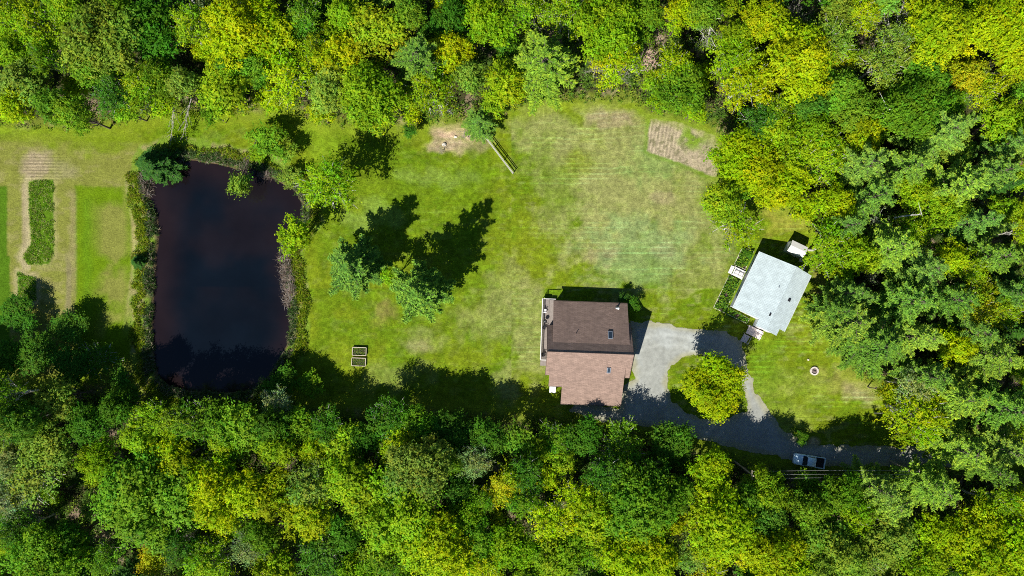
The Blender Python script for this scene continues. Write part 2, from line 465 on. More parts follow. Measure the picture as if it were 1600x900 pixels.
# ---- forest floor
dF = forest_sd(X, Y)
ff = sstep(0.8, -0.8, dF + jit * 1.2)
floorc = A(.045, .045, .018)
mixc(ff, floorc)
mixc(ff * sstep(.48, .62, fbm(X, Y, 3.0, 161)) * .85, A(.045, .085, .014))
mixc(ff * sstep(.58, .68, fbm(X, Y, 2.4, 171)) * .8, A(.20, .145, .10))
blob(1015, 92, 20, 34, A(.36, .25, .19), .9); blob(1030, 60, 12, 20, A(.30, .22, .16), .8); blob(1120, 60, 14, 26, A(.26, .2, .13), .7)
blob(48, 800, 14, 40, A(.34, .25, .17), .9, .5); blob(165, 850, 12, 48, A(.30, .24, .14), .9, .7); blob(20, 860, 12, 20, A(.3, .22, .15), .8)
blob(1180, 860, 12, 26, A(.30, .22, .16), .8); blob(1165, 865, 10, 20, A(.34, .26, .19), .7); blob(700, 748, 6, 30, A(.16, .12, .07), .7)
# rough, taller, yellower grass along the wood's edge
rim = sstep(2.6, 0.6, np.abs(dF - 0.4) + jit * 1.2)
mixc(rim * .5, A(.17, .22, .015))

# ---- height
Z = (fbm(X, Y, 12, 181) - .5) * 0.25 * sstep(2, 12, dW)
Z = Z + (fine - .5) * 0.05
depth = sstep(1.2, -2.2, dW + jit2 * .3)
Z = Z - depth * 1.9
flat = np.minimum(sdist(X, Y, DRIVE), 99)
Z = Z * sstep(0.2, 3.0, flat)
hs = np.maximum.reduce([850 - PX, PX - 1000, 460 - PY, PY - 645]) * S
Z = Z * sstep(0.0, 3.0, hs)
edge = np.maximum(np.abs(X) - 90, np.abs(Y) - 52)
Z = np.where(edge > 0, 0, Z)
nx, ny = X.shape
V = np.stack([X, Y, Z], -1).reshape(-1, 3)
idx = np.arange(nx * ny).reshape(nx, ny)
F = np.stack([idx[:-1, :-1], idx[1:, :-1], idx[1:, 1:], idx[:-1, 1:]], -1).reshape(-1, 4)
me = np_mesh('ground', V, F, C.reshape(-1, 3), M_ground, smooth=True)
ground = link(bpy.data.objects.new('ground', me)); tag(ground, 'mown lawn with dry patches, garden strips and woodland floor', kind='structure')

# height lookup for planting
def gz(x, y):
    i = np.clip(np.searchsorted(gx, x), 0, nx - 1); j = np.clip(np.searchsorted(gy, y), 0, ny - 1)
    return Z[i, j]

# ---- gravel drive, 4 mm and more above the lawn sheet: a clipped fine grid with ragged border
def grid_sheet(name, inside, x0, x1, y0, y1, st, z, colf, mat, zf=None):
    ax = np.arange(x0, x1, st); ay = np.arange(y0, y1, st)
    U, W = np.meshgrid(ax, ay, indexing='ij')
    keep = inside(U, W)
    n0, n1 = U.shape
    id_ = np.arange(n0 * n1).reshape(n0, n1)
    fk = keep[:-1, :-1] & keep[1:, :-1] & keep[1:, 1:] & keep[:-1, 1:]
    f = np.stack([id_[:-1, :-1], id_[1:, :-1], id_[1:, 1:], id_[:-1, 1:]], -1)[fk]
    used = np.unique(f); remap = np.full(n0 * n1, -1); remap[used] = np.arange(len(used))
    zz = np.full(U.shape, z) if zf is None else zf(U, W)
    v = np.stack([U, W, zz], -1).reshape(-1, 3)[used]
    c = colf(U, W).reshape(-1, 3)[used]
    return np_mesh(name, v, remap[f], c, mat, smooth=True)

def drive_in(u, w):
    d = sdist(u, w, DRIVE); isl = sdist(u, w, ISLAND)
    j = (fbm(u, w, 1.3, 5) - .5) * 1.1
    return (d + j < 0.15) & (isl + j > 0)
def drive_col(u, w):
    c = np.empty(u.shape + (3,)); c[:] = (0.245, 0.250, 0.225)
    n = fbm(u, w, 3.0, 7)
    t = sstep(.45, .7, n)[..., None]
    c = c * (1 - t) + np.array([.275, .285, .265]) * t
    d = sdist(u, w, DRIVE); isl = sdist(u, w, ISLAND)
    e = sstep(1.2, 0.1, np.minimum(-d, isl) + (n - .5))[..., None] * .55
    c = c * (1 - e) + np.array([.25, .23, .11]) * e
    # two faint worn wheel tracks curling round from the road to the house
    r = np.sqrt((u - 26.5) ** 2 + (w + 19.0) ** 2)
    tk = (np.exp(-((r - 9.3) / .35) ** 2) + np.exp(-((r - 11.0) / .35) ** 2))[..., None] * .16
    sp = (fbm(u, w, .5, 8, 2) - .5)[..., None] * .25
    return c * (1 + tk + sp)
me = grid_sheet('driveway', drive_in, 8, 84, -33, -3, 0.1, 0.035, drive_col, M_gravel)
drv = link(bpy.data.objects.new('driveway', me)); tag(drv, 'pale grey gravel driveway curving from the lane to the brown house', kind='structure')

# ---- water
def water_mat():
    m, nt, b, out = new_mat('pond_water')
    geo = nt.nodes.new('ShaderNodeNewGeometry')
    at = nt.nodes.new('ShaderNodeAttribute'); at.attribute_name = 'tint'
    n = nt.nodes.new('ShaderNodeTexNoise'); n.inputs['Scale'].default_value = 0.12; n.inputs['Detail'].default_value = 4
    nt.links.new(geo.outputs['Position'], n.inputs['Vector'])
    r = nt.nodes.new('ShaderNodeMapRange'); r.inputs['From Min'].default_value = .3; r.inputs['From Max'].default_value = .7
    r.inputs['To Min'].default_value = .75; r.inputs['To Max'].default_value = 1.3
    nt.links.new(n.outputs['Fac'], r.inputs['Value'])
    mx = nt.nodes.new('ShaderNodeVectorMath'); mx.operation = 'SCALE'
    nt.links.new(at.outputs['Color'], mx.inputs[0]); nt.links.new(r.outputs[0], mx.inputs['Scale'])
    nt.links.new(mx.outputs[0], b.inputs['Base Color'])
    b.inputs['Roughness'].default_value = 0.07
    b.inputs['IOR'].default_value = 1.33
    n2 = nt.nodes.new('ShaderNodeTexNoise'); n2.inputs['Scale'].default_value = 2.2; n2.inputs['Detail'].default_value = 3
    nt.links.new(geo.outputs['Position'], n2.inputs['Vector'])
    bp = nt.nodes.new('ShaderNodeBump'); bp.inputs['Strength'].default_value = .25; bp.inputs['Distance'].default_value = .04
    nt.links.new(n2.outputs['Fac'], bp.inputs['Height']); nt.links.new(bp.outputs[0], b.inputs['Normal'])
    return m
M_water = water_mat()
def wcol(u, w):
    d = sdist(u, w, POND) + (fbm(u, w, 3, 9) - .5) * 2
    t = sstep(-0.5, -6.5, d + sstep(-50, -44, u) * -2.0)[..., None]
    b = (sstep(.42, .66, fbm(u + 7, w, 11, 19)) * sstep(-12, 12, w))[..., None] * .55
    t = t * (1 - b)
    return np.array([.0100, .0060, .0068]) * (1 - t) + np.array([.0022, .0040, .0068]) * t
me = grid_sheet('pond', lambda u, w: sdist(u, w, POND) < 1.6, -66, -34, -20, 24, 0.4, -0.55, wcol, M_water)
pond = link(bpy.data.objects.new('pond_water', me)); tag(pond, 'dark still brown pond water', kind='structure')

# ------------------------------------------------------------------ foliage builders
def unit(v):
    return v / (np.linalg.norm(v, axis=-1, keepdims=True) + 1e-9)

def leaf_quads(pos, nrm, axis_, a, b, rng):
    """kite-shaped leaves: pos (n,3) centre, nrm normal, axis_ long direction, a half-length, b half-width"""
    n = unit(nrm); t = axis_ - (axis_ * n).sum(-1, keepdims=True) * n; t = unit(t)
    s = np.cross(n, t)
    a = a[:, None]; b = b[:, None]
    q = np.stack([pos - t * a, pos + s * b - t * a * .1, pos + t * a, pos - s * b - t * a * .1], 1)
    return q

def quads_to_mesh(name, q, col, mat):
    n = len(q)
    v = q.reshape(-1, 3); f = np.arange(n * 4).reshape(n, 4)
    return np_mesh(name, v, f, np.repeat(col, 4, 0), mat)

def tubes_mesh(name, segs, mat, sides=6):
    """segs: list of (p0, p1, r0, r1)"""
    vs, fs = [], []
    off = 0
    ang = np.arange(sides) * 2 * math.pi / sides
    for p0, p1, r0, r1 in segs:
        p0 = np.array(p0, float); p1 = np.array(p1, float)
        d = p1 - p0; L = np.linalg.norm(d)
        if L < 1e-4: continue
        d /= L
        u = np.cross(d, (0, 0, 1.0) if abs(d[2]) < .9 else (1.0, 0, 0)); u /= np.linalg.norm(u); w = np.cross(d, u)
        ring = np.cos(ang)[:, None] * u + np.sin(ang)[:, None] * w
        vs.append(p0 + ring * r0); vs.append(p1 + ring * r1)
        for i in range(sides):
            j = (i + 1) % sides
            fs.append((off + i, off + j, off + sides + j, off + sides + i))
        off += 2 * sides
    return np_mesh(name, np.concatenate(vs), np.array(fs), None, mat, smooth=True)

def tintcols(n, rng, amp=.2, yel=.12):
    v = 1 + rng.normal(0, amp, n).clip(-2 * amp, 2 * amp)
    h = rng.normal(0, yel, n)
    return np.stack([v * (1 + h), v, v * (1 - h)], -1).clip(.15, 2.2)

def bent(p0, p1, r0, r1, rng, n=4, amp=.06):
    p0 = np.array(p0, float); p1 = np.array(p1, float)
    L = np.linalg.norm(p1 - p0)
    pts = [p0 + (p1 - p0) * i / n + (rng.normal(0, amp * L, 3) if 0 < i < n else 0) for i in range(n + 1)]
    return [(pts[i], pts[i + 1], r0 + (r1 - r0) * i / n, r0 + (r1 - r0) * (i + 1) / n) for i in range(n)], pts

def broadleaf(seed, R, H, nl, dens, spray=.9, leaf=.17, fill=.55, sparse=0.0, mat_b=None, flat=.8, twigs=0):
    """crown mesh + trunk mesh; lobes of leafy sprays carried by limbs"""
    rng = np.random.default_rng(seed)
    cz = H - R * flat * .95
    lobes = []
    ang0 = rng.random() * 6.28
    for i in range(nl):
        a = ang0 + i * 2.399 + rng.normal(0, .2)
        rr = R * fill * 1.12 * math.sqrt((i + .4) / nl) * rng.uniform(.78, 1.22)
        lr = R * rng.uniform(.18, .42) * (1.12 - .25 * rr / R)
        z = cz + R * flat * .55 * (1 - (rr / R) ** 2) * rng.uniform(.4, 1.2) - (rr / R) * R * .15 + rng.normal(0, .11 * R)
        lobes.append((np.array([math.cos(a) * rr, math.sin(a) * rr, z]), lr))
    segs = []
    s, pts = bent((0, 0, -.3), (rng.normal(0, .03 * R), rng.normal(0, .03 * R), cz), R * .055, R * .022, rng, 5, .015)
    segs += s
    Q, K = [], []
    for c, lr in lobes:
        k = rng.integers(2, 5)
        s, p2 = bent(pts[k], c, R * .026, R * .008, rng, 4, .05)
        segs += s
        ns = int(dens * lr * lr)
        d = unit(rng.normal(0, 1, (ns, 3)) + np.array([0, 0, .55]))
        tt = lr * rng.uniform(.5, 1.02, ns) ** .7
        ir = (1 + .22 * np.sin(d[:, 0] * 5 + seed) * np.cos(d[:, 1] * 6 + d[:, 2] * 4))
        base = c + d * (tt * ir)[:, None] * np.array([1, 1, flat])
        sd = unit(d + rng.normal(0, .35, (ns, 3)) + np.array([0, 0, .12]))
        L = spray * rng.uniform(.5, 1.2, ns)
        nleaf = 10
        st_ = tintcols(ns, rng, .17, .11) * (1 + rng.normal(0, .10)) * np.array([1 + rng.normal(0, .11), 1, 1])
        for j in range(nleaf):
            t = (j + rng.random(ns)) / nleaf
            p = base + sd * (L * (t - .3))[:, None] + rng.normal(0, .13, (ns, 3))
            nm = rng.normal(0, .42, (ns, 3)) + np.array([0, 0, .55]) + d * .8
            ax = sd + rng.normal(0, .6, (ns, 3))
            a = leaf * rng.uniform(.7, 1.35, ns); 
            keep = rng.random(ns) > sparse
            Q.append(leaf_quads(p, nm, ax, a, a * rng.uniform(.45, .7, ns), rng)[keep])
            K.append((st_ * tintcols(ns, rng, .06, .04))[keep])
        for b_ in range(3 + twigs):
            i = rng.integers(0, ns)
            segs += bent(p2[2 + b_ % 2], c + (base[i] - c) * .7 + sd[i] * (1.1 if twigs else 0), R * (.016 if twigs else .009), R * .004, rng, 2, .04)[0]
    q = np.concatenate(Q); col = np.concatenate(K)
    return quads_to_mesh('crown', q, col, M_leaf), tubes_mesh('trunk', segs, mat_b or M_bark), R, H

def conifer(seed, R, H, levels, per, droop=.12, top_r=.08, start=.22, tuft=.34, sub=5, shape=.8, dens=1.0, mat_b=None):
    rng = np.random.default_rng(seed)
    segs = []
    s, pts = bent((0, 0, -.3), (rng.normal(0, .15), rng.normal(0, .15), H), R * .05, .03, rng, 6, .006)
    segs += s
    Q, K = [], []
    for l in range(levels):
        f = l / (levels - 1)
        z = H * (start + (1 - start) * f)
        rl = R * (top_r + (1 - top_r) * (1 - f) ** shape) * (1 if f > .15 else .8 + f)
        nb = max(3, int(round(per * (1 - .45 * f) + rng.normal(0, .5))))
        a0 = rng.random() * 6.28
        for b_ in range(nb):
            a = a0 + b_ * 6.283 / nb + rng.normal(0, .22)
            L = rl * rng.uniform(.66, 1.12)
            up = .38 * f - droop
            d = np.array([math.cos(a), math.sin(a), up]); tip = np.array([0, 0, z]) + d * L + np.array([0, 0, .1 * L])
            root = np.array([0, 0, z])
            segs.append((root, root + (tip - root) * .97, .035 + .012 * L, .012))
            side = np.array([-math.sin(a), math.cos(a), 0])
            nt = max(3, int(sub * L / R * 2.3))
            for j in range(nt):
                t = .22 + .78 * (j + rng.random() * .6) / nt
                bp = root + (tip - root) * t
                sl = L * .30 * (1.12 - t) + .18
                for sg in (-1, 1):
                    sdv = unit(side * sg * rng.uniform(.7, 1.0) + np.array([d[0], d[1], 0]) * rng.uniform(.55, .9) + np.array([0, 0, rng.normal(.1, .12)]))
                    m = max(2, int(sl / .22 * dens))
                    tt = (np.arange(m) + rng.random(m)) / m
                    cp = bp + sdv * (sl * tt)[:, None]
                    for r_ in range(4):
                        p = cp + rng.normal(0, .07, (m, 3))
                        ax = sdv + rng.normal(0, .55, (m, 3)) + np.array([0, 0, .15])
                        nm = rng.normal(0, .5, (m, 3)) + np.array([0, 0, 1.0])
                        aa = tuft * .5 * rng.uniform(.7, 1.25, m)
                        Q.append(leaf_quads(p, nm, ax, aa, aa * .30, rng))
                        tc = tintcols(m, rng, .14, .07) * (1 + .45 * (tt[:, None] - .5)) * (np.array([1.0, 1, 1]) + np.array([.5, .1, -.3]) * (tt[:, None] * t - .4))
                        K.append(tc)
    q = np.concatenate(Q); col = np.concatenate(K)
    return quads_to_mesh('crown', q, col, M_needle), tubes_mesh('trunk', segs, mat_b or M_bark, 5), R, H

def bare(seed, R, H, mat_b, leaves=0):
    rng = np.random.default_rng(seed)
    segs = []; tips = []
    def grow(p, d, L, r, lv):
        q = p + d * L
        s, pts = bent(p, q, r, r * .6, rng, 3, .05); segs.extend(s)
        if lv == 0: tips.append((q, d)); return
        for i in range(rng.integers(3, 5)):
            nd = unit(d + rng.normal(0, .55, 3) + np.array([0, 0, .1]))
            grow(pts[rng.integers(1, 4)], nd, L * rng.uniform(.5, .75), r * .5, lv - 1)
    p = np.array([0, 0, -.2])
    s, pts = bent(p, (0, 0, H * .5), .15, .09, rng, 4, .02); segs += s
    for i in range(7):
        a = i * 2.4 + rng.random(); 
        grow(pts[rng.integers(2, 5)], unit(np.array([math.cos(a) * .9, math.sin(a) * .9, .75])), R * .55, .06, 3)
    Q, K = [], []
    n = max(leaves, 60)
    ti = rng.integers(0, len(tips), n)
    P = np.array([tips[i][0] for i in ti]) + rng.normal(0, .25, (n, 3))
    a = rng.uniform(.1, .17, n)
    q = leaf_quads(P, rng.normal(0, .6, (n, 3)) + [0, 0, .7], rng.normal(0, 1, (n, 3)), a, a * .6, rng)
    return quads_to_mesh('crown', q, tintcols(n, rng, .15, .1), M_leaf), tubes_mesh('trunk', segs, mat_b, 4), R, H

PROTO = {
 'bs': [broadleaf(101 + i, 2.4, 7.5, 9, 42, 1.0, .14, .60) for i in range(5)],
 'bm': [broadleaf(201 + i, 3.9, 12, 17 + i % 3, 34, 1.2, .16, .70) for i in range(5)] + [broadleaf(221 + i, 3.9, 12, 15, 30, 1.35, .14, .72, sparse=.12, mat_b=M_palebark, twigs=2) for i in range(3)],
 'bl': [broadleaf(301 + i, 5.2, 14, 23 + i, 32, 1.3, .17, .74) for i in range(4)],
 'sp': [broadleaf(401 + i, 3.8, 12, 13, 24, 1.25, .14, .68, sparse=.25, mat_b=M_palebark, twigs=3) for i in range(3)],
 'st': [broadleaf(451 + i, 3.8, 11, 12, 30, 1.6, .15, .55, sparse=.1, flat=.6) for i in range(2)],
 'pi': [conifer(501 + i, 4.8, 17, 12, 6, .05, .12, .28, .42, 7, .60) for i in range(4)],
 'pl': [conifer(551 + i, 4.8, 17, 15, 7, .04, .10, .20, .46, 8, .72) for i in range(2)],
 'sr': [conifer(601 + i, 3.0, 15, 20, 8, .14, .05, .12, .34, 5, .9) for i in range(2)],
 'ba': [bare(701 + i, 3.2, 9, M_deadwood, 160) for i in range(2)],
 'bp': [bare(721 + i, 3.6, 12, M_palebark, 900) for i in range(2)],
}
NAMES = {'b': ('broadleaf_tree', 'broadleaf tree'), 's': ('broadleaf_tree', 'sparse broadleaf tree'), 'pi': ('pine_tree', 'pine'), 'pl': ('pine_tree', 'pine'),
         'sr': ('spruce_tree', 'spruce'), 'ba': ('dead_tree', 'dead tree'), 'bp': ('bare_tree', 'thin bare-branched tree')}

# foliage colours (reflectance)
PAL = {
 'Y': ((0.320, 0.420, 0.005), 'bright yellow-green'),
 'L': ((0.230, 0.370, 0.008), 'lime green'),
 'G': ((0.140, 0.280, 0.012), 'mid green'),
 'D': ((0.075, 0.195, 0.012), 'dark green'),
 'O': ((0.215, 0.320, 0.030), 'olive'),
 'A': ((0.340, 0.400, 0.010), 'yellow'),
 'S': ((0.210, 0.300, 0.090), 'pale grey-green'),
 'P': ((0.130, 0.250, 0.026), 'blue-green'),
 'Q': ((0.205, 0.325, 0.030), 'soft green'),
 'K': ((0.045, 0.125, 0.015), 'deep green'),
}

TREES = []          # dicts: x, y, r, h, kind, col, px, py (apparent)
def kind_h(kind, r, hh):
    if hh: return hh
    return {'bs': 7.5, 'bm': 11.5, 'bl': 14, 'sp': 11.5, 'st': 11, 'pi': 16, 'pl': 16, 'sr': 14, 'ba': 8.5, 'bp': 11}[kind]
def put(px, py, rpx, kind, col, h=None, label=None, ground_pt=False):
    h = kind_h(kind, rpx, h)
    hc = h * .78
    if kind == 'b': kind = 'bs' if rpx < 24 else ('bm' if rpx < 43 else 'bl'); h = kind_h(kind, rpx, None) if not h else h
    x, y = gp(px, py, 0 if ground_pt else hc)
    r = rpx * S * (1 - hc / CAMH)
    TREES.append(dict(x=x, y=y, r=r, h=h, kind=kind, col=col, label=label, px=px, py=py))

def B(px, py, r, col, h=None, label=None):
    k = 'bs' if r < 24 else ('bm' if r < 43 else 'bl')
    put(px, py, r, k, col, h, label)

# ------------------------------------------------------------------ the trees that the photo shows one by one, plus some added low dark ones
# north wood
for t in [(20,80,30,'L'),(60,45,34,'L'),(160,62,48,'O'),(128,78,22,'Y'),(40,135,38,'O'),(28,165,28,'Y'),(180,150,30,'D'),(215,135,34,'L'),
          (250,120,26,'G'),(235,45,40,'D'),(300,42,28,'L'),(375,50,46,'Y'),(318,82,20,'Y'),(352,140,38,'L'),(120,180,28,'G'),(85,165,28,'G'),(200,175,22,'L'),(255,165,22,'L'),(330,178,16,'G'),
          (180,15,28,'G'),(100,8,28,'L'),(20,20,30,'L'),(285,130,24,'O'),(430,65,38,'Y'),(455,122,38,'Y'),(528,92,34,'Y'),(520,142,36,'O'),(580,152,46,'L'),(470,30,30,'G'),
          (500,178,20,'Y'),(420,150,22,'Y'),(398,110,26,'G'),(704,82,30,'Y'),(762,32,34,'L'),(790,130,34,'L'),(668,142,34,'L'),(645,180,18,'Y'),(735,122,24,'Q'),
          (950,45,44,'L'),(958,92,34,'Y'),(1052,100,26,'Y'),(1060,142,36,'G'),(1142,90,38,'L'),(1165,132,38,'Y'),(1192,32,32,'Y'),(1030,160,20,'L'),(1185,190,26,'D'),
          (1095,20,26,'G'),(880,20,34,'L'),(820,10,26,'L'),(1150,60,26,'L'),(1010,20,26,'G'),(1085,170,22,'L'),(1020,125,20,'L'),
          (540,22,26,'L'),(640,20,26,'G'),(700,30,26,'D'),(590,200,14,'G'),(770,165,20,'L'),(360,90,24,'G'),(150,110,26,'G'),(70,95,26,'G'),(1000,60,18,'G')]:
    B(*t)
put(1065, 24, 30, 'st', 'Y'); put(590, 52, 46, 'st', 'A'); put(650, 88, 50, 'pi', 'P'); put(850, 95, 60, 'pi', 'Q'); put(748, 190, 30, 'pi', 'P', 8)
put(690, 165, 18, 'ba', 'S', 5); put(932, 106, 20, 'ba', 'S', 6); put(972, 112, 18, 'ba', 'S', 6); put(988, 98, 20, 'ba', 'S', 8); put(1108, 46, 26, 'bp', 'O'); put(1180, 20, 22, 'ba', 'S')
put(836, 20, 20, 'ba', 'S'); put(730, 208, 14, 'ba', 'S', 3.5); put(690, 235, 7, 'ba', 'S', 2.0); put(320, 18, 24, 'bp', 'L'); put(130, 45, 24, 'bp', 'O')
# north-east and east wood
for t in [(1250,100,48,'Y'),(1300,60,34,'O'),(1352,18,30,'Y'),(1468,48,48,'Y'),(1560,40,48,'Y'),(1582,95,30,'Y'),(1292,112,20,'A'),(1382,100,34,'O'),
          (1310,146,32,'G'),(1440,130,36,'G'),(1512,120,26,'A'),(1535,142,28,'Y'),(1425,172,44,'G'),(1335,175,30,'G'),(1352,208,30,'Y'),(1268,214,34,'L'),(1570,190,36,'L'),
          (1400,60,24,'O'),(1150,240,36,'Y'),(1182,262,40,'Y'),(1128,318,30,'L'),(1235,240,42,'L'),(1230,290,40,'Y'),(1292,246,38,'L'),(1305,318,26,'Y'),
          (1430,300,24,'L'),(1475,330,28,'L'),(1302,385,38,'L'),(1345,398,26,'L'),(1482,402,28,'Y'),(1518,418,24,'L'),(1590,330,20,'Y'),(1500,100,18,'Y'),
          (1535,478,36,'A'),(1575,482,28,'L'),(1490,542,28,'Y'),(1432,648,42,'Y'),(1385,612,18,'Y'),(1532,572,18,'Y'),(1462,686,22,'Y'),
          (1560,790,30,'L'),(1315,425,20,'L'),(1265,170,24,'D'),(1210,170,26,'L'),(1230,50,22,'L'),(1215,210,26,'L'),(1390,140,22,'L'),(1480,165,24,'G'),(1255,330,22,'Y'),(1205,300,24,'Y')]:
    B(*t)
put(1148, 352, 34, 'sp', 'L', 8); put(1150, 296, 22, 'bs', 'G', 7); put(1250, 16, 26, 'ba', 'S'); put(1415, 30, 40, 'bp', 'O'); put(1370, 425, 22, 'ba', 'S', 8); put(1395, 342, 30, 'bp', 'S'); put(1430, 605, 28, 'sp', 'S', 11)
for t in [(1360,255,44,'Q'),(1425,262,42,'Q'),(1505,290,50,'Q'),(1372,305,40,'P'),(1562,268,36,'P'),(1400,385,44,'Q'),(1560,400,40,'P'),(1450,420,40,'P'),
          (1480,205,46,'Q'),(1314,486,28,'P'),(1332,505,50,'Q'),(1375,540,58,'P'),(1428,470,44,'P'),(1500,470,34,'P'),(1445,528,40,'Q'),(1505,622,50,'Q'),(1560,560,46,'Q'),
          (1580,640,44,'P'),(1530,520,34,'P'),(1590,220,30,'P'),(1335,458,26,'P'),(1460,590,34,'P'),(1380,768,38,'Q'),(1470,768,42,'Q'),(1510,705,46,'Q'),(1395,790,44,'Q'),
          (1590,710,40,'Q'),(1535,345,36,'P'),(1595,460,30,'P'),(1330,352,26,'P'),(1560,740,30,'P')]:
    put(t[0], t[1], t[2], 'pi', t[3])
# south wood
for t in [(20,618,30,'G'),(92,622,30,'O'),(25,660,30,'O'),(240,660,34,'L'),(75,700,38,'O'),(150,715,26,'L'),(220,682,32,'L'),(272,722,38,'Y'),(82,772,20,'L'),(145,792,20,'O'),
          (232,782,62,'G'),(182,760,20,'Y'),(345,772,46,'Y'),(348,815,22,'A'),(330,880,34,'L'),(70,875,46,'G'),(390,765,30,'Y'),(30,830,26,'D'),(110,840,26,'D'),
          (300,660,34,'G'),(362,668,40,'G'),(355,705,30,'L'),(420,670,30,'D'),(300,760,26,'O'),(430,705,30,'L'),(485,716,24,'Y'),(530,700,34,'L'),(422,775,34,'Y'),(490,762,34,'O'),
          (545,752,38,'L'),(482,806,40,'Y'),(622,702,34,'Y'),(652,738,44,'O'),(792,762,30,'A'),(632,810,58,'L'),(570,790,36,'L'),(682,855,50,'Y'),(776,805,16,'A'),(505,872,36,'D'),
          (435,888,32,'L'),(600,868,34,'G'),(722,806,26,'L'),(700,680,32,'D'),(760,690,30,'D'),(600,660,30,'D'),(650,668,30,'G'),(560,690,24,'D'),(500,670,28,'D'),(460,668,28,'G'),
          (845,712,24,'L'),(872,690,26,'G'),(975,705,34,'G'),(912,690,28,'D'),(900,776,28,'Y'),(862,815,34,'Y'),(932,802,40,'L'),(1003,792,52,'G'),(1058,700,34,'D'),(1112,735,32,'Y'),
          (1126,822,50,'Y'),(1000,868,48,'Y'),(872,866,38,'L'),(932,852,28,'L'),(1172,862,22,'L'),(1085,860,30,'O'),(800,850,34,'L'),(755,875,30,'Y'),(560,890,26,'L'),
          (820,740,30,'D'),(945,745,30,'D'),(1020,740,26,'D'),(1060,770,26,'G'),(820,780,26,'G'),(740,840,30,'G'),
          (1200,770,28,'L'),(1262,800,30,'G'),(1212,872,44,'Y'),(1302,872,44,'O'),(1190,810,30,'D'),(1330,815,34,'L'),(1385,838,42,'O'),(1440,880,32,'L'),(1470,842,34,'Y'),(1532,812,32,'Y'),
          (1555,872,54,'Y'),(1590,790,26,'Y'),(1260,755,22,'G'),(1310,770,28,'G'),(1350,870,30,'O'),(1180,745,22,'Y'),(1160,780,26,'G'),(1270,838,26,'G'),
          (180,640,26,'D'),(140,660,30,'D'),(60,650,26,'D'),(170,870,24,'G'),(280,850,28,'D'),(410,840,26,'G'),(20,720,26,'S'),(540,830,28,'D')]:
    B(*t)
put(50, 740, 46, 'sp', 'O'); put(15, 780, 30, 'sp', 'S'); put(742, 722, 26, 'sp', 'S', 10); put(245, 872, 26, 'st', 'A', 9); put(395, 855, 26, 'sp', 'S'); put(415, 818, 22, 'ba', 'S'); put(345, 690, 20, 'bp', 'L')
put(430, 630, 24, 'sp', 'S', 8); put(1240, 830, 14, 'ba', 'S')
for t in [(108,512,26,'D',3.6),(28,488,26,'D',3.8),(62,548,30,'D',4.5),(150,560,28,'D',4),(188,590,22,'D',4),(15,560,28,'D',5),(110,575,28,'D',5),(450,592,22,'D',4),(486,602,20,'G',3.5),(425,606,20,'D',4),(205,622,22,'D',6)]:  # low dark trees, added in place of speckled shadow along the treeline
    B(t[0], t[1], t[2], t[3], t[4])
for t in TREES:
    gx_, gy_ = pix(t['x'], t['y'])
    if gy_ > 560 and 470 < gx_ < 1060 and gy_ < 700: t['h'] = min(t['h'], 8.2 if gx_ < 830 else 7.4)
    if gy_ > 560 and 200 < gx_ <= 470 and gy_ < 700: t['h'] = min(t['h'], 10.5)
    if gy_ > 585 and gx_ < 130 and gy_ < 660: t['h'] = 15.5
HERO0 = len(TREES)

# lone trees on the lawn and round the pond, each with its own label
put(512, 290, 37, 'bm', 'L', 11, 'lime green leafy tree on the lawn right of the pond, largest tree on the pond bank')
put(457, 369, 27, 'bs', 'L', 8.5, 'small lime tree leaning over the right bank of the pond with long thin trunk shadow')
put(545, 418, 52, 'pl', 'P', 14.5, 'wide feathery pine on the lawn, nearer the pond of the two lawn pines')
put(650, 458, 54, 'pl', 'P', 18.5, 'wide blue-green pine on the lawn casting the largest shadow')
put(613, 432, 20, 'bs', 'L', 7, 'small yellow-green tree wedged between the two wide lawn pines')
put(1117, 603, 40, 'bl', 'Y', 10.0, 'round bright yellow-green tree in the middle of the gravel turning loop')
put(224, 250, 35, 'sr', 'K', 8, 'small dark spruce at the top left corner of the pond')
put(210, 409, 12, 'sr', 'K', 2.6, 'round dark evergreen bush alone on the left pond bank')
put(1251, 684, 11, 'bs', 'D', 2.2, 'low dark bush on the grass corner where the gravel loop meets the lane')
put(418, 222, 26, 'bs', 'G', 5, 'green bush at the top right corner of the pond')
put(446, 238, 16, 'bs', 'Q', 3.5, 'pale green bush between the mown lawn and top right of the pond')
put(400, 240, 12, 'bs', 'L', 3, 'little lime bush beside the leaning willow')
put(452, 276, 16, 'bs', 'O', 3.0, 'olive bush on the pond bank below the pale green bush')
put(990, 474, 12, 'bs', 'D', 2.6, 'dark round shrub in the shade of the brown house corner')
put(975, 464, 10, 'bs', 'K', 2.0, 'low dark shrub against the back wall of the brown house')
put(1169, 396, 6, 'bs', 'D', 1.4, 'tiny dark shrub at the top corner of the white house')
put(640, 205, 12, 'bs', 'D', 3.6, 'small dark tree standing out on the lawn below the north wood')

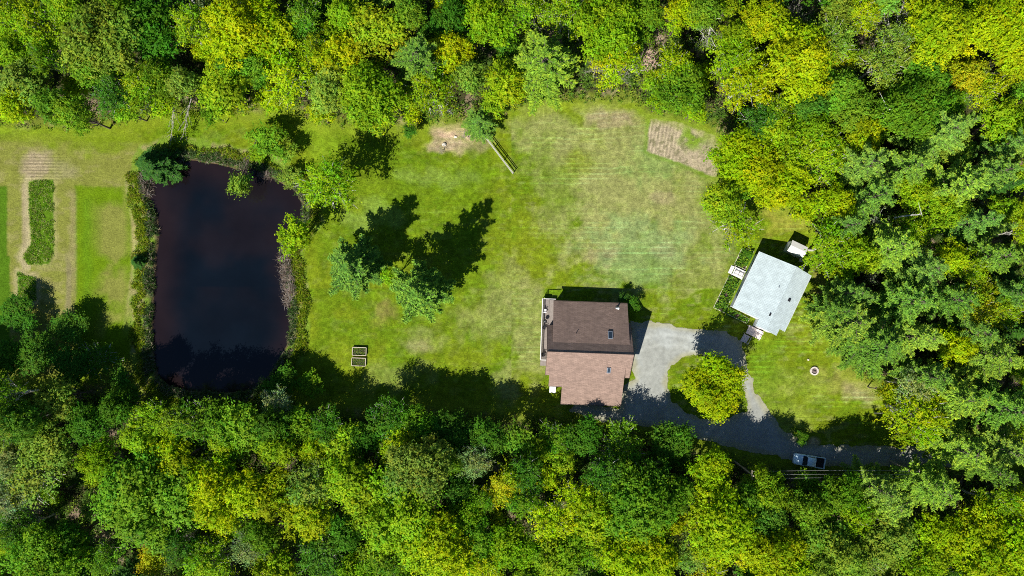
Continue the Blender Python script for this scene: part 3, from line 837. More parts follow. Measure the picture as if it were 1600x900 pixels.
# ------------------------------------------------------------------ fill the woods between them
def fill(seed, tries, xr, yr, vis):
    rng = np.random.default_rng(seed)
    n = 0
    xs = rng.uniform(*xr, tries); ys = rng.uniform(*yr, tries)
    fd = forest_sd(xs, ys); dd = sdist(xs, ys, DRIVE); hd = sdist(xs, ys, PLOT)
    for x, y, f, d2, d3 in zip(xs, ys, fd, dd, hd):
        r = rng.uniform(1.9, 3.4)
        if f > -r * .35 or d2 < r * .7 or d3 < r: continue
        ap, aq = pix(x, y, 9)
        inside = -20 < ap < 1620 and -20 < aq < 920
        if inside != vis: continue
        if not vis: r = rng.uniform(3.0, 4.6)
        if any((t['x'] - x) ** 2 + (t['y'] - y) ** 2 < (.72 * (t['r'] + r)) ** 2 for t in TREES): continue
        # keep the clearings between crowns that the photo shows dark
        if vis and any(((ap - a) / c) ** 2 + ((aq - b) / d) ** 2 < 1 for a, b, c, d in
                [(310,105,26,16),(1015,95,26,40),(115,815,60,34),(48,800,26,50),(165,850,30,50),(205,710,26,16),(1500,60,12,12),(1285,170,36,24),(1480,95,20,16),(1095,755,14,24),(1070,845,24,24),(1480,440,24,14),(1330,470,20,14),(1030,60,16,20)]): continue
        east = ap > 1290 and 180 < aq < 780
        if vis:
            kind = rng.choice(['bs', 'bm', 'pi', 'sp', 'sr'], p=[.42, .28, .12, .08, .10] if not east else [.2, .12, .45, .05, .18])
            col = (rng.choice(['P', 'Q', 'K']) if kind in ('pi', 'sr') else rng.choice(['D', 'G', 'L', 'O', 'Y', 'S'], p=[.12, .26, .30, .12, .16, .04]))
            h = {'bs': rng.uniform(5.5, 9), 'bm': rng.uniform(8, 11), 'pi': rng.uniform(9, 13), 'sp': rng.uniform(8, 10), 'sr': rng.uniform(8, 13)}[kind]
        else:
            kind = rng.choice(['bm', 'bl', 'pi'], p=[.4, .25, .35] if ap < 1500 else [.2, .15, .65])
            col = rng.choice(['P', 'Q']) if kind == 'pi' else rng.choice(['L', 'G', 'Y', 'D', 'O'])
            h = rng.uniform(11, 15)
        gx_, gy_ = pix(x, y)
        if vis and 470 < gx_ < 1060 and 560 < gy_ < 700: h = min(h, 7.8 if gx_ < 830 else 6.8)
        TREES.append(dict(x=x, y=y, r=r, h=h, kind=str(kind), col=str(col), label=None, px=ap, py=aq))
        n += 1
    return n
# front row on the shady side keeps low so that its shadow ends where the photo's does
n1 = fill(5, 9000, (-86, 86), (-52, 52), True)
n2 = fill(6, 2500, (-96, 96), (-60, 58), False)
print('trees', len(TREES), 'listed', HERO0, 'fill', n1, 'outer', n2)

# ---- labels for the woodland trees: colour, kind, part of the wood, place in the count
ORD = ['', 'second ', 'third ', 'fourth ', 'fifth ', 'sixth ', 'seventh ', 'eighth ', 'ninth ', 'tenth ', 'eleventh ', 'twelfth ', 'thirteenth ', 'fourteenth ', 'fifteenth ', 'sixteenth ', 'seventeenth ', 'eighteenth ', 'nineteenth ', 'twentieth ']
def region(px, py):
    if px < 0 or px > 1600 or py < 0 or py > 900:
        side = 'left' if px < 0 else 'right' if px > 1600 else 'top' if py < 0 else 'bottom'
        return f'past the {side} edge' + (', left half' if side in ('top', 'bottom') and px < 800 else ', right half' if side in ('top', 'bottom') else ''), 0
    if py < 450 and px < 1200:
        m = ['above the striped garden', 'above the pond', 'above the lawn pines', 'above the rail fence', 'beside the tilled plot'][int(np.searchsorted([230, 480, 720, 1000], px))]
        return ('top edge, ' if py < 75 else 'in the wood ') + m, 0
    if px >= 1200 and py < 730:
        m = ['in the top right corner', 'above the white house', 'right of the white house', 'right of the fire ring', 'right of the lane end'][int(np.searchsorted([180, 340, 480, 640], py))]
        return m + (', outer side' if px > 1430 else ''), 1
    m = ['below the striped garden', 'below the pond', 'below the raised beds', 'below the brown house', 'below the gravel loop', 'below the pickup', 'below the lane end'][int(np.searchsorted([200, 440, 800, 1010, 1200, 1380], px))]
    return ('bottom edge, ' if py > 810 else 'in the wood ') + m, 0
groups = {}
for t in TREES:
    if t['label']: continue
    nm = NAMES.get(t['kind']) or NAMES[t['kind'][0]]
    size = 'small ' if t['r'] < 2.4 and t['kind'][0] == 'b' and t['kind'] not in ('ba', 'bp') else ('big ' if t['r'] > 4.3 else '')
    reg, ax = region(t['px'], t['py'])
    colw = '' if t['kind'] in ('ba', 'bp') else PAL[t['col']][1] + ' '
    t['key'] = (size + colw + nm[1], reg, ax)
    groups.setdefault(t['key'], []).append(t)
for (what, reg, ax), L in groups.items():
    L.sort(key=lambda t: t['py'] if ax else t['px'])
    for i, t in enumerate(L):
        if len(L) > 1 and len((what + ' ' + reg).split()) > 12: what = what.replace('small ', '').replace('big ', '') if not any(k[0] == what.replace('small ', '').replace('big ', '') and k[1] == reg for k in groups) else what.replace('bright ', '')
        if len(L) == 1: t['label'] = f'{what} {reg}'
        else:
            frm = 'from top' if ax else 'from left'
            t['label'] = (('topmost ' if ax else 'leftmost ') if i == 0 else ORD[min(i, 19)]) + what + ' ' + (frm + ' ' if i else '') + reg

for t in TREES:
    if len(t['label'].split()) > 16: t['label'] = t['label'].replace(' the ', ' ').replace('from ', '')
prng = np.random.default_rng(77)
BASEH = {'bs': 2.4, 'bm': 3.9, 'bl': 5.2, 'sp': 3.8, 'st': 3.8, 'pi': 4.8, 'sr': 3.0, 'ba': 3.2, 'bp': 3.6}
for i, t in enumerate(TREES):
    P = PROTO[t['kind']]
    crown, trunk, R0, H0 = P[prng.integers(0, len(P))]
    nm = NAMES.get(t['kind']) or NAMES[t['kind'][0]]
    if 'bush' in (t['label'] or '') or 'shrub' in (t['label'] or ''): nm = ('shrub', 'shrub')
    e = empty(nm[0], (t['x'], t['y'], float(gz(t['x'], t['y'])) - .02), prng.uniform(0, 6.28), t['label'], nm[1].split()[-1] if nm[0] != 'shrub' else 'shrub',
              None if i >= HERO0 and t['label'] and nm[0] == 'shrub' else 'trees of the wood round the lawn')
    s = t['r'] / R0 * 1.19; sz = t['h'] / H0
    e.scale = (s * prng.uniform(.93, 1.07), s * prng.uniform(.93, 1.07), sz)
    c = np.array(PAL[t['col']][0]) * prng.uniform(.88, 1.12) * np.array([prng.uniform(.9, 1.05), 1, prng.uniform(.8, 1.3)])
    o = bpy.data.objects.new('crown', crown); link(o, e); o.color = (*c, 1)
    o = bpy.data.objects.new('trunk', trunk); link(o, e)
# drop the group from lawn trees
for o in bpy.data.objects:
    if o.get('label') and ('lawn' in o['label'] or 'gravel' in o['label'] or 'pond bank' in o['label'] or 'corner of the pond' in o['label'] or 'right bank' in o['label']) and 'group' in o.keys():
        if 'above the' not in o['label']: del o['group']

# ---- leaning trees by the pond
def leaning(name, label, cat, base, tip, h, kind, col, r, hb=0.0):
    crown, trunk, R0, H0 = PROTO[kind][0]
    bx, by = gp(*base); tx, ty = gp(*tip, h)
    L = math.sqrt((tx - bx) ** 2 + (ty - by) ** 2 + h * h)
    e = empty(name, (bx, by, float(gz(bx, by)) - .05), 0, label, cat)
    d = Vector((tx - bx, ty - by, h)).normalized()
    e.rotation_euler = d.to_track_quat('Z', 'Y').to_euler()
    e.scale = (r / R0, r / R0, L / H0)
    o = bpy.data.objects.new('crown', crown); link(o, e); o.color = (*PAL[col][0], 1)
    o = bpy.data.objects.new('trunk', trunk); link(o, e)
leaning('leaning_willow', 'slender grey-green willow leaning out over the top of the pond', 'tree', (402, 214), (365, 306), 4.2, 'bs', 'Q', 2.2)
def leaning_birch(label, a, b, seed):
    rng = np.random.default_rng(seed)
    p0 = np.array([*gp(*a, 4.0), 4.0]); p1 = np.array([*gp(*b, .8), .8])
    e = empty('leaning_birch', (p0[0], p0[1] + 2.0, 0), 0, label, 'birch', 'birches leaning over the mown path')
    o0 = np.array([p0[0], p0[1] + 2.0, 0])
    segs, pts = bent((0, 0, -.1), p0 - o0, .12, .10, rng, 3, .02)
    s2, pts2 = bent(p0 - o0, p1 - o0, .10, .04, rng, 6, .012); segs += s2
    Q = []
    for i in range(16):
        p = pts2[rng.integers(1, 6)]
        d = (p1 - p0) / np.linalg.norm(p1 - p0)
        q = p + d * rng.uniform(1.2, 3.0) + rng.normal(0, .75, 3) * [1, .5, .4] + [0, 0, .2]
        q[2] = max(q[2], .15)
        segs += bent(p, q, .03, .012, rng, 3, .04)[0]; Q.append(q)
    link(bpy.data.objects.new('trunk', tubes_mesh('trunk', segs, M_deadwood)), e)
    Q = np.array(Q)[rng.integers(0, 16, 900)] * rng.uniform(.75, 1.02, (900, 1)) + rng.normal(0, .28, (900, 3)); Q[:, 2] = np.maximum(Q[:, 2], .1)
    a_ = rng.uniform(.07, .12, 900)
    o = bpy.data.objects.new('crown', quads_to_mesh('crown', leaf_quads(Q, rng.normal(0, .6, (900, 3)) + [0, 0, .8], rng.normal(0, 1, (900, 3)), a_, a_ * .6, rng), tintcols(900, rng), M_leaf)); link(o, e); o.color = (*PAL['L'][0], 1)
leaning_birch('pale-trunked birch leaning over the mown path, left of the leaning pair', (272, 152), (268, 220), 1)
leaning_birch('pale-trunked birch leaning over the mown path, right of the leaning pair', (299, 154), (285, 216), 2)

# ---- fallen trunks
def log(label, a, b, r, mat, ha=.3, hb=.3, branches=5):
    ax_, ay_ = gp(*a, ha); bx_, by_ = gp(*b, hb)
    rng = np.random.default_rng(int(a[0] + b[1]))
    s, pts = bent((ax_, ay_, ha), (bx_, by_, hb), r, r * .4, rng, 6, .01)
    for i in range(branches):
        p = pts[rng.integers(3, 7)]
        s += bent(p, p + rng.normal(0, 1.1, 3) * [1, 1, .3] + [0, 0, .3], r * .3, r * .1, rng, 2, .05)[0]
    o = link(bpy.data.objects.new('fallen_trunk', tubes_mesh('fallen_trunk', s, mat)))
    tag(o, label, 'fallen trunk')
log('dark fallen trunk across the bare gap above the lawn', (998, 98), (1010, 70), .22, M_bark, .5, 3.5, 2)
log('pale leaning birch trunk right of the bare gap', (1103, 73), (1114, 28), .16, M_palebark, 1.5, 9, 4)
log('pale fallen trunk near the top edge, above the pond', (300, 0), (328, 34), .16, M_palebark, 6, 3, 3)
log('short pale trunk lying left of the yellow tree near the top right', (1202, 165), (1226, 150), .15, M_palebark, 3, 7, 3)
log('pale leaning trunk among the green trees near the top right corner', (1366, 184), (1392, 170), .16, M_palebark, 9, 12.5, 3)
log('pale trunk sticking out of the pines right of the white house', (1398, 340), (1440, 334), .15, M_palebark, 8, 12, 4)

# ------------------------------------------------------------------ undergrowth and bank plants (beyond counting)
def scatter(name, label, pts, hgt, col, seed, per=12, spread=.45, leaf=.14, mat=None, blade=False, cat=None):
    rng = np.random.default_rng(seed)
    n = len(pts)
    P = np.repeat(np.column_stack([pts, gz(pts[:, 0], pts[:, 1])]), per, 0)
    Hh = np.repeat(hgt, per)
    m = len(P)
    cc = np.repeat(col, per, 0) * tintcols(m, rng, .16, .08)
    if blade:
        P[:, :2] += rng.normal(0, spread, (m, 2))
        ax = rng.normal(0, .45, (m, 3)) + [0, 0, 1.0]
        a = Hh * .5 * rng.uniform(.6, 1.2, m)
        P[:, 2] += a * .8
        q = leaf_quads(P, rng.normal(0, 1, (m, 3)) + [0, 0, .6], ax, a, np.full(m, leaf), rng)
    else:
        g = rng.normal(0, 1, (m, 3)); g = g / (np.linalg.norm(g, axis=1, keepdims=True)) * rng.random((m, 1)) ** .4
        P += g * np.stack([np.full(m, spread), np.full(m, spread), Hh * .35], -1)
        P[:, 2] += Hh * .55
        a = leaf * rng.uniform(.7, 1.3, m)
        q = leaf_quads(P, rng.normal(0, .6, (m, 3)) + [0, 0, .8], rng.normal(0, 1, (m, 3)), a, a * .6, rng)
    o = link(bpy.data.objects.new(name, quads_to_mesh(name, q, cc, mat or M_low)))
    return tag(o, label, kind='stuff')

def rpts(seed, n, x0, x1, y0, y1):
    r = np.random.default_rng(seed)
    return np.column_stack([r.uniform(x0, x1, n), r.uniform(y0, y1, n)])
def pick(cols, w, n, seed):
    r = np.random.default_rng(seed)
    return np.array(cols)[r.choice(len(cols), n, p=w)]

p = rpts(21, 30000, -92, 92, -56, 56)
f = forest_sd(p[:, 0], p[:, 1]); nz = fbm(p[:, 0], p[:, 1], 4, 201)
dd = sdist(p[:, 0], p[:, 1], DRIVE)
p = p[(f < -.3) & (nz > .36) & (dd > .5)]
scatter('undergrowth', 'low leafy undergrowth on the floor of the woods', p, np.random.default_rng(3).uniform(.4, 2.2, len(p)),
        pick([(.08,.17,.015),(.13,.24,.018),(.19,.27,.02),(.18,.16,.07),(.06,.10,.02)], [.35,.27,.16,.1,.12], len(p), 4), 22, per=13, spread=.7, leaf=.15)
# brushy fringe of the wood
p = rpts(23, 34000, -92, 92, -54, 54)
f = forest_sd(p[:, 0], p[:, 1]); dd = sdist(p[:, 0], p[:, 1], DRIVE); dpl = sdist(p[:, 0], p[:, 1], PLOT)
k = (f < .6 + 1.6 * (fbm(p[:, 0], p[:, 1], 3, 221) - .5)) & (f > -3.2) & (dd > .3) & (dpl > .4)
p = p[k]; 
scatter('fringe_undergrowth', 'rough grass and young shoots along the edge of the woods', p, np.random.default_rng(3).uniform(.2, 1.1, len(p)),
        pick([(.10,.19,.012),(.18,.24,.015),(.06,.13,.012),(.22,.19,.07)], [.35,.33,.22,.10], len(p), 4), 24, per=10, spread=.4, leaf=.12)
# pond bank
p = rpts(25, 60000, -68, -32, -22, 26)
d = sdist(p[:, 0], p[:, 1], POND); q_ = pix(p[:, 0], p[:, 1])
wdt = np.where(q_[0] < 330, 3.2, 3.4) * np.where(q_[1] < 270, .7, 1) + (fbm(p[:, 0], p[:, 1], 2.5, 231) - .5) * 3.5
k = (d > .1 + .9 * (fbm(p[:, 0], p[:, 1], 1.2, 233) - .5)) & (d < wdt) & (fbm(p[:, 0], p[:, 1], 1.1, 235) > .36)
p = p[k]; d = d[k]; q0 = q_[0][k]; q1 = q_[1][k]
inner = d < 1.5 + 1.6 * (fbm(p[:, 0], p[:, 1], 1.8, 237) - .5)
cols = np.where(inner[:, None], pick([(.055,.11,.022),(.10,.15,.05),(.22,.19,.13)], [.55,.25,.2], len(p), 6), pick([(.21,.27,.010),(.26,.24,.05),(.12,.21,.010)], [.5,.15,.35], len(p), 7))
scatter('bank_grass', 'tall rough grass all round the pond bank', p, np.random.default_rng(3).uniform(.3, .95, len(p)), cols, 26, per=6, spread=.18, leaf=.045, blade=True)
# grey dead reeds at the water's edge
p = rpts(27, 14000, -64, -34, -12, 24)
d = sdist(p[:, 0], p[:, 1], POND); px_, py_ = pix(p[:, 0], p[:, 1])
k = (np.abs(d + .1) < 1.5) & ((((px_ - 448) / 16) ** 2 + ((py_ - 430) / 50) ** 2 < 1) | (((px_ - 262) / 30) ** 2 + ((py_ - 262) / 16) ** 2 < 1) | (((px_ - 232) / 10) ** 2 + ((py_ - 285) / 22) ** 2 < 1) | (((px_ - 412) / 10) ** 2 + ((py_ - 275) / 8) ** 2 < 1))
p = p[k]
scatter('dead_reeds', 'grey dead reeds standing at the edge of the pond', p, np.random.default_rng(3).uniform(.9, 1.5, len(p)),
        pick([(.25,.20,.17),(.16,.12,.10),(.33,.28,.23)], [.45,.3,.25], len(p), 8), 28, per=7, spread=.22, leaf=.035, blade=True)
# tall green crop in the garden strips
p = rpts(29, 16000, -88, -78, -4, 20)
d = np.minimum(sdist(p[:, 0], p[:, 1], BED_TALL), sdist(p[:, 0], p[:, 1], BED_SMALL)) + (fbm(p[:, 0], p[:, 1], 1, 241) - .5) * .5
p = p[(d < -.1) & (fbm(p[:, 0], p[:, 1], .8, 243) > np.where(pix(p[:, 0], p[:, 1])[0] > 62, .46, .34))]
scatter('tall_grass', 'tall dark green grass in the unmown garden strips', p, np.random.default_rng(3).uniform(.10, .30, len(p)),
        pick([(.11,.26,.010),(.18,.31,.014),(.33,.34,.11)], [.40,.34,.26], len(p), 9), 30, per=8, spread=.15, leaf=.04, blade=True)

# ------------------------------------------------------------------ the brown house
rx0, ry0 = gp(855.5, 549.5, 8); rx1, ry1 = gp(990.5, 554.5, 8)
HA = math.atan2(ry1 - ry0, rx1 - rx0)
HL = math.hypot(rx1 - rx0, ry1 - ry0)
house = empty('brown_house', (rx0, ry0, 0), HA, 'large house with brown shingled roofs stepping down on both sides of one ridge', 'house')
def add_windows(parent, specs, mat_frame):
    """specs: (x, y, z, w, h, axis) axis 'x' = wall facing +-x ; 'y' = wall facing +-y"""
    for x, y, z, w, h, ax in specs:
        bm = bmesh.new(); t = .10
        def bx(dx, dz, sw, sh, th=t):
            if ax == 'y': box(bm, (x + dx, y, z + dz), (sw, th, sh))
            else: box(bm, (x, y + dx, z + dz), (th, sw, sh))
        bx(0, h / 2 - .04, w, .08); bx(0, -h / 2 + .04, w, .08); bx(-w / 2 + .04, 0, .08, h - .16); bx(w / 2 - .04, 0, .08, h - .16)
        bx(0, 0, w - .16, .05, .08)
        fr = obj_bm('window', bm, mat_frame, parent)
        bm = bmesh.new()
        if ax == 'y': box(bm, (x, y, z), (w - .15, .05, h - .15))
        else: box(bm, (x, y, z), (.05, w - .15, h - .15))
        obj_bm('pane', bm, M_glass, fr)

def wall_poly(bm, pts, x0, x1):
    """extrude a (y,z) profile between x0 and x1"""
    a = [bm.verts.new((x0, p[0], p[1])) for p in pts]; b = [bm.verts.new((x1, p[0], p[1])) for p in pts]
    bm.faces.new(a[::-1]); bm.faces.new(b)
    for i in range(len(pts)):
        j = (i + 1) % len(pts)
        bm.faces.new((a[i], a[j], b[j], b[i]))

RZ = 8.0; SL = .85
def zm(v): return RZ - SL * abs(v)
ZN0, ZN1, VN = zm(1.5), 2.95, 8.08
ZS0, ZS1, VS = zm(2.3), 2.75, -9.13
sn = (ZN0 - ZN1) / (VN - 1.5); ss = (ZS0 - ZS1) / (-VS - 2.3)
# walls
bm = bmesh.new()
wall_poly(bm, [(3.7, 0), (-3.8, 0), (-3.8, zm(3.8) - .25), (0, RZ - .27), (3.7, zm(3.7) - .25)], .4, HL - .4)
obj_bm('wall', bm, M_siding, house)
bm = bmesh.new()
wall_poly(bm, [(7.7, 0), (3.71, 0), (3.71, ZN0 - sn * (3.7 - 1.5) - .25), (7.7, ZN0 - sn * (7.7 - 1.5) - .25)], 1.3, 12.95)
obj_bm('addition_wall', bm, M_siding, house)
bm = bmesh.new()
wall_poly(bm, [(-3.81, 0), (-8.75, 0), (-8.75, ZS0 - ss * (8.75 - 2.3) - .25), (-3.81, ZS0 - ss * (3.8 - 2.3) - .25)], 3.15, 12.55)
wall_poly(bm, [(-3.81, 0), (-5.6, 0), (-5.6, ZS0 - ss * (5.6 - 2.3) - .25), (-3.81, ZS0 - ss * (3.8 - 2.3) - .25)], .9, 3.14)
obj_bm('porch_wall', bm, M_siding, house)
# foundation
bm = bmesh.new()
box(bm, (HL / 2, -.05, .12), (HL - .7, 7.6, .36)); 
fnd = obj_bm('foundation', bm, plain('concrete', (.3, .29, .27), .85, .15), house)
# roofs
bm = bmesh.new()
slab(bm, [(0, 0, RZ), (HL, 0, RZ), (HL, 4.1, zm(4.1)), (0, 4.1, zm(4.1))], .18)
slab(bm, [(0, -.001, RZ), (0, -4.2, zm(4.2)), (HL, -4.2, zm(4.2)), (HL, -.001, RZ)], .18)
roof = obj_bm('roof', bm, M_shingle, house)
bm = bmesh.new()
slab(bm, [(.88, 1.47, ZN0 + .02), (13.36, 1.47, ZN0 + .02), (13.36, VN, ZN1), (.98, VN, ZN1)], .17)
obj_bm('addition_roof', bm, M_shingle, house)
bm = bmesh.new()
zA2 = ZS0 - ss * (6.0 - 2.3)
slab(bm, [(.59, -2.27, ZS0 + .02), (.59, -6.0, zA2), (2.81, -6.0, zA2), (2.81, VS, ZS1), (12.93, VS, ZS1), (12.93, -2.27, ZS0 + .02)], .17)
obj_bm('porch_roof', bm, M_shingle, house)
# ridge cap, fascia and gutters
bm = bmesh.new()
bar(bm, (0, 0, RZ + .02), (HL, 0, RZ + .02), .07)
obj_bm('ridge_cap', bm, M_shingle, roof)
M_fascia = plain('brown_fascia', (.10, .07, .055), .6, .1)
bm = bmesh.new()
for x0, y0, z0, x1, y1, z1 in [(.98, VN + .05, ZN1 - .1, 13.36, VN + .05, ZN1 - .1), (2.81, VS - .05, ZS1 - .1, 12.93, VS - .05, ZS1 - .1),
                               (.6, -6.05, zA2 - .1, 2.8, -6.05, zA2 - .1)]:
    bar(bm, (x0, y0, z0), (x1, y1, z1), .06)
obj_bm('gutter', bm, M_fascia, house)
for x in (.0, HL):
    s_ = -1 if x == 0 else 1
    for sy, vy in ((1, 4.1), (-1, 4.2)):
        a = Vector((x + s_ * .03, 0, RZ - .10)); b = Vector((x + s_ * .03, sy * vy, zm(vy) - .10))
        bm = bmesh.new(); bar(bm, a, b, .055, 6); obj_bm('fascia', bm, M_fascia, house)
# stove pipe
sx_, sy_ = gp(965, 481.5, 4.2)
def to_local(x, y):
    dx, dy = x - rx0, y - ry0
    return dx * math.cos(HA) + dy * math.sin(HA), -dx * math.sin(HA) + dy * math.cos(HA)
cu, cv = to_local(sx_, sy_)
zr = ZN0 - sn * (cv - 1.5)
bm = bmesh.new()
cyl(bm, (cu, cv, zr - .1), .13, 1.75, seg=14); 
cyl(bm, (cu, cv, zr - .05), .30, .18, .16, seg=14)
ch = obj_bm('chimney', bm, M_steel, house, True)
bm = bmesh.new(); cyl(bm, (cu, cv, zr + 1.7), .24, .12, .08, seg=14); obj_bm('chimney_cap', bm, M_white, ch, True)
# skylights
def skylight(px, py, w, l, plane):
    z = 5.0
    for _ in range(6):
        u, v = to_local(*gp(px, py, z)); z = plane(v)
    bm = bmesh.new()
    sl = -math.atan(sn) if v > 0 else math.atan(ss)
    box(bm, (u, v, z + .07), (w, l, .2), rx=sl)
    fr = obj_bm('skylight', bm, M_bluefr, house)
    bm = bmesh.new(); box(bm, (u, v, z + .16), (w - .2, l - .2, .06), rx=sl); obj_bm('pane', bm, M_glass, fr)
skylight(953.5, 523.5, .75, 1.35, lambda v: ZN0 - sn * (v - 1.5))
skylight(951, 578.5, .6, 1.05, lambda v: ZS0 - ss * (-v - 2.3))
# vent pipe
bm = bmesh.new(); u_, v_ = to_local(*gp(900, 520, 5.4)); cyl(bm, (u_, v_, ZN0 - sn * (v_ - 1.5) - .1), .06, .45); obj_bm('vent_pipe', bm, M_black, house)
add_windows(house, [(.37, -1.8, 5.2, 1.0, 1.3, 'x'), (.37, 1.8, 5.2, 1.0, 1.3, 'x'), (.37, -2.2, 1.9, 1.2, 1.3, 'x'), (1.27, 5.6, 1.7, 1.6, 1.2, 'x'),
                    (HL - .37, 0, 5.2, 1.2, 1.4, 'x'), (12.98, 5.5, 1.7, 1.4, 1.2, 'x'), (3.0, 7.73, 1.6, 1.3, 1.1, 'y'), (7.0, 7.73, 1.6, 1.6, 1.1, 'y'), (10.6, 7.73, 1.6, 1.3, 1.1, 'y'),
                    (5.0, -8.78, 1.5, 1.4, 1.1, 'y'), (8.0, -8.78, 1.5, 1.4, 1.1, 'y'), (12.58, -6.0, 1.5, 1.4, 1.1, 'x')], M_trim)
bm = bmesh.new(); box(bm, (HL - .37, -1.9, 1.25), (.09, 2.6, 2.3)); box(bm, (HL - .33, -1.9, 1.25), (.04, 2.3, .04)); dr = obj_bm('garage_door', bm, M_trim, house)
bm = bmesh.new(); box(bm, (HL - .36, 2.2, 1.15), (.09, .95, 2.1)); dr = obj_bm('door', bm, M_trim, house)
bm = bmesh.new(); bar(bm, (HL - .30, 1.85, 1.1), (HL - .22, 1.85, 1.1), .035); obj_bm('handle', bm, M_steel, dr)
# small wing roof beside the addition on the drive side
bm = bmesh.new(); slab(bm, [(13.37, 4.0, 4.2), (13.9, 4.0, 4.2), (13.9, 4.9, 3.6), (13.37, 4.9, 3.6)], .14); obj_bm('eave_return', bm, M_shingle, house)

# west deck, a thing built against the house but part of it
bm = bmesh.new()
x0_, x1_ = -.85, .38
for i in range(8):
    box(bm, (x0_ + .08 + i * .155, 3.2, .95), (.145, 10.4, .05))
box(bm, (.85, 5.75, .95), (.86, 4.9, .05))
for yy in (-1.8, .7, 3.2, 5.7, 8.2):
    box(bm, (x0_ + .1, yy, .45), (.12, .12, .95)); box(bm, (x1_ - .1, yy, .45), (.12, .12, .95))
deck = obj_bm('deck', bm, M_greydeck, house)
bm = bmesh.new()
box(bm, (x0_ + .03, 3.2, 1.92), (.11, 10.4, .06)); box(bm, (x0_ + .03, 3.2, 1.15), (.06, 10.4, .06))
for i in range(60): box(bm, (x0_ + .03, -1.95 + i * .175, 1.5), (.045, .045, .75))
box(bm, ((x0_ + .4) / 2, -1.98, 1.92), (1.2, .1, .06)); box(bm, (x0_ / 2 + .8, 8.37, 1.92), (2.1, .1, .06))
for i in range(7): box(bm, (x0_ + .15 + i * .18, -1.98, 1.5), (.045, .045, .75))
obj_bm('railing', bm, M_white, deck)
bm = bmesh.new()
for i in range(4): box(bm, (x0_ + .6, -2.2 - .27 * i, .78 - .22 * i), (1.0, .28, .05)); box(bm, (x0_ + .6, -2.2 - .27 * i, .39 - .11 * i), (.9, .05, .72 - .22 * i))
obj_bm('steps', bm, M_greydeck, deck)

# things standing on the deck
def world_of(u, v, z=0): 
    c, s = math.cos(HA), math.sin(HA)
    return (rx0 + u * c - v * s, ry0 + u * s + v * c, z)
g = empty('barbecue', world_of(-.25, 4.6, .975), HA, 'black kettle barbecue on the grey side deck of the brown house', 'barbecue')
bm = bmesh.new(); bmesh.ops.create_uvsphere(bm, u_segments=18, v_segments=10, radius=.32, matrix=Matrix.Translation((0, 0, .82)) @ Matrix.Diagonal((1, 1, .75, 1))); obj_bm('bowl', bm, M_black, g, True)
bm = bmesh.new(); bar(bm, (-.08, 0, 1.09), (.08, 0, 1.09), .02); obj_bm('handle', bm, M_steel, g)
for k in range(3):
    a = k * 2.094; bm = bmesh.new(); bar(bm, (.28 * math.cos(a), .28 * math.sin(a), 0), (.15 * math.cos(a), .15 * math.sin(a), .66), .016); obj_bm('leg', bm, M_steel, g)
def garden_chair(name, label, loc, rz, mat):
    c = empty(name, loc, rz, label, 'chair')
    bm = bmesh.new(); 
    for i in range(5): box(bm, (0, -.2 + i * .1, .42), (.5, .085, .03))
    obj_bm('seat', bm, mat, c)
    bm = bmesh.new()
    for i in range(5): box(bm, (-.2 + i * .1, .29, .72), (.08, .03, .6), rx=-.22)
    obj_bm('backrest', bm, mat, c)
    for sx in (-1, 1):
        bm = bmesh.new(); box(bm, (sx * .28, 0, .62), (.08, .55, .03)); box(bm, (sx * .28, -.24, .52), (.04, .04, .2)); obj_bm('armrest', bm, mat, c)
        for sy in (-1, 1):
            bm = bmesh.new(); box(bm, (sx * .23, sy * .22, .205), (.045, .045, .41)); obj_bm('leg', bm, mat, c)
    return c
garden_chair('garden_chair', 'white slatted chair on the side deck, nearer the lawn corner', world_of(-.35, 6.3, .975), HA + 1.6, M_white)
garden_chair('garden_chair', 'dark slatted chair on the side deck beside the barbecue', world_of(-.3, 3.5, .975), HA + 1.2, M_black)
garden_chair('garden_chair', 'dark slatted chair by the steps of the side deck', world_of(-.3, -1.1, .975), HA + 1.8, M_black)
# pale box unit by the south-west corner
ux, uy = gp(863.5, 608, 1.0)
bx_ = empty('storage_box', (ux, uy, 0), HA, 'pale box with a lid standing on grass at the house corner', 'box')
bm = bmesh.new(); box(bm, (0, 0, .45), (1.0, 1.15, .9), bevel=.04); obj_bm('body', bm, M_whitesiding, bx_)
bm = bmesh.new(); box(bm, (0, 0, .94), (1.1, 1.25, .09), bevel=.03); box(bm, (0, 0, 1.0), (.06, 1.2, .04)); obj_bm('lid', bm, M_whitesiding, bx_)

# ------------------------------------------------------------------ the white house
wx, wy = gp(1187, 393, 3)
WA = math.atan2(-.432, .902)
wh = empty('white_house', (wx, wy, 0), WA, 'single-storey house with a pale white roof beside the right-hand wood', 'house')
# local: +x along the short side to the NE corner, -y along the long side
Z0, Z1, Z2, XR, XW, YL = 3.0, 4.9, 3.5, 6.1, 9.35, -10.35
def zw(x): return Z0 + (Z1 - Z0) * x / XR if x < XR else Z1 + (Z2 - Z1) * (x - XR) / (XW - XR)
bm = bmesh.new()
slab(bm, [(0, 0, Z0), (0, YL, Z0), (XR, YL, Z1), (XR, 0, Z1)], .16)
slab(bm, [(XR + .001, 0, Z1), (XR + .001, YL, Z1), (XW, YL, Z2), (XW, 0, Z2)], .16)
slab(bm, [(4.3, YL - .002, zw(4.3)), (4.3, YL - 1.25, zw(4.3)), (XR, YL - 1.25, Z1), (XR, YL - .002, Z1)], .16)
slab(bm, [(XR + .001, YL - .002, Z1), (XR + .001, YL - 1.25, Z1), (8.25, YL - 1.25, zw(8.25)), (8.25, YL - .002, zw(8.25))], .16)
wr = obj_bm('roof', bm, M_whiteroof, wh)
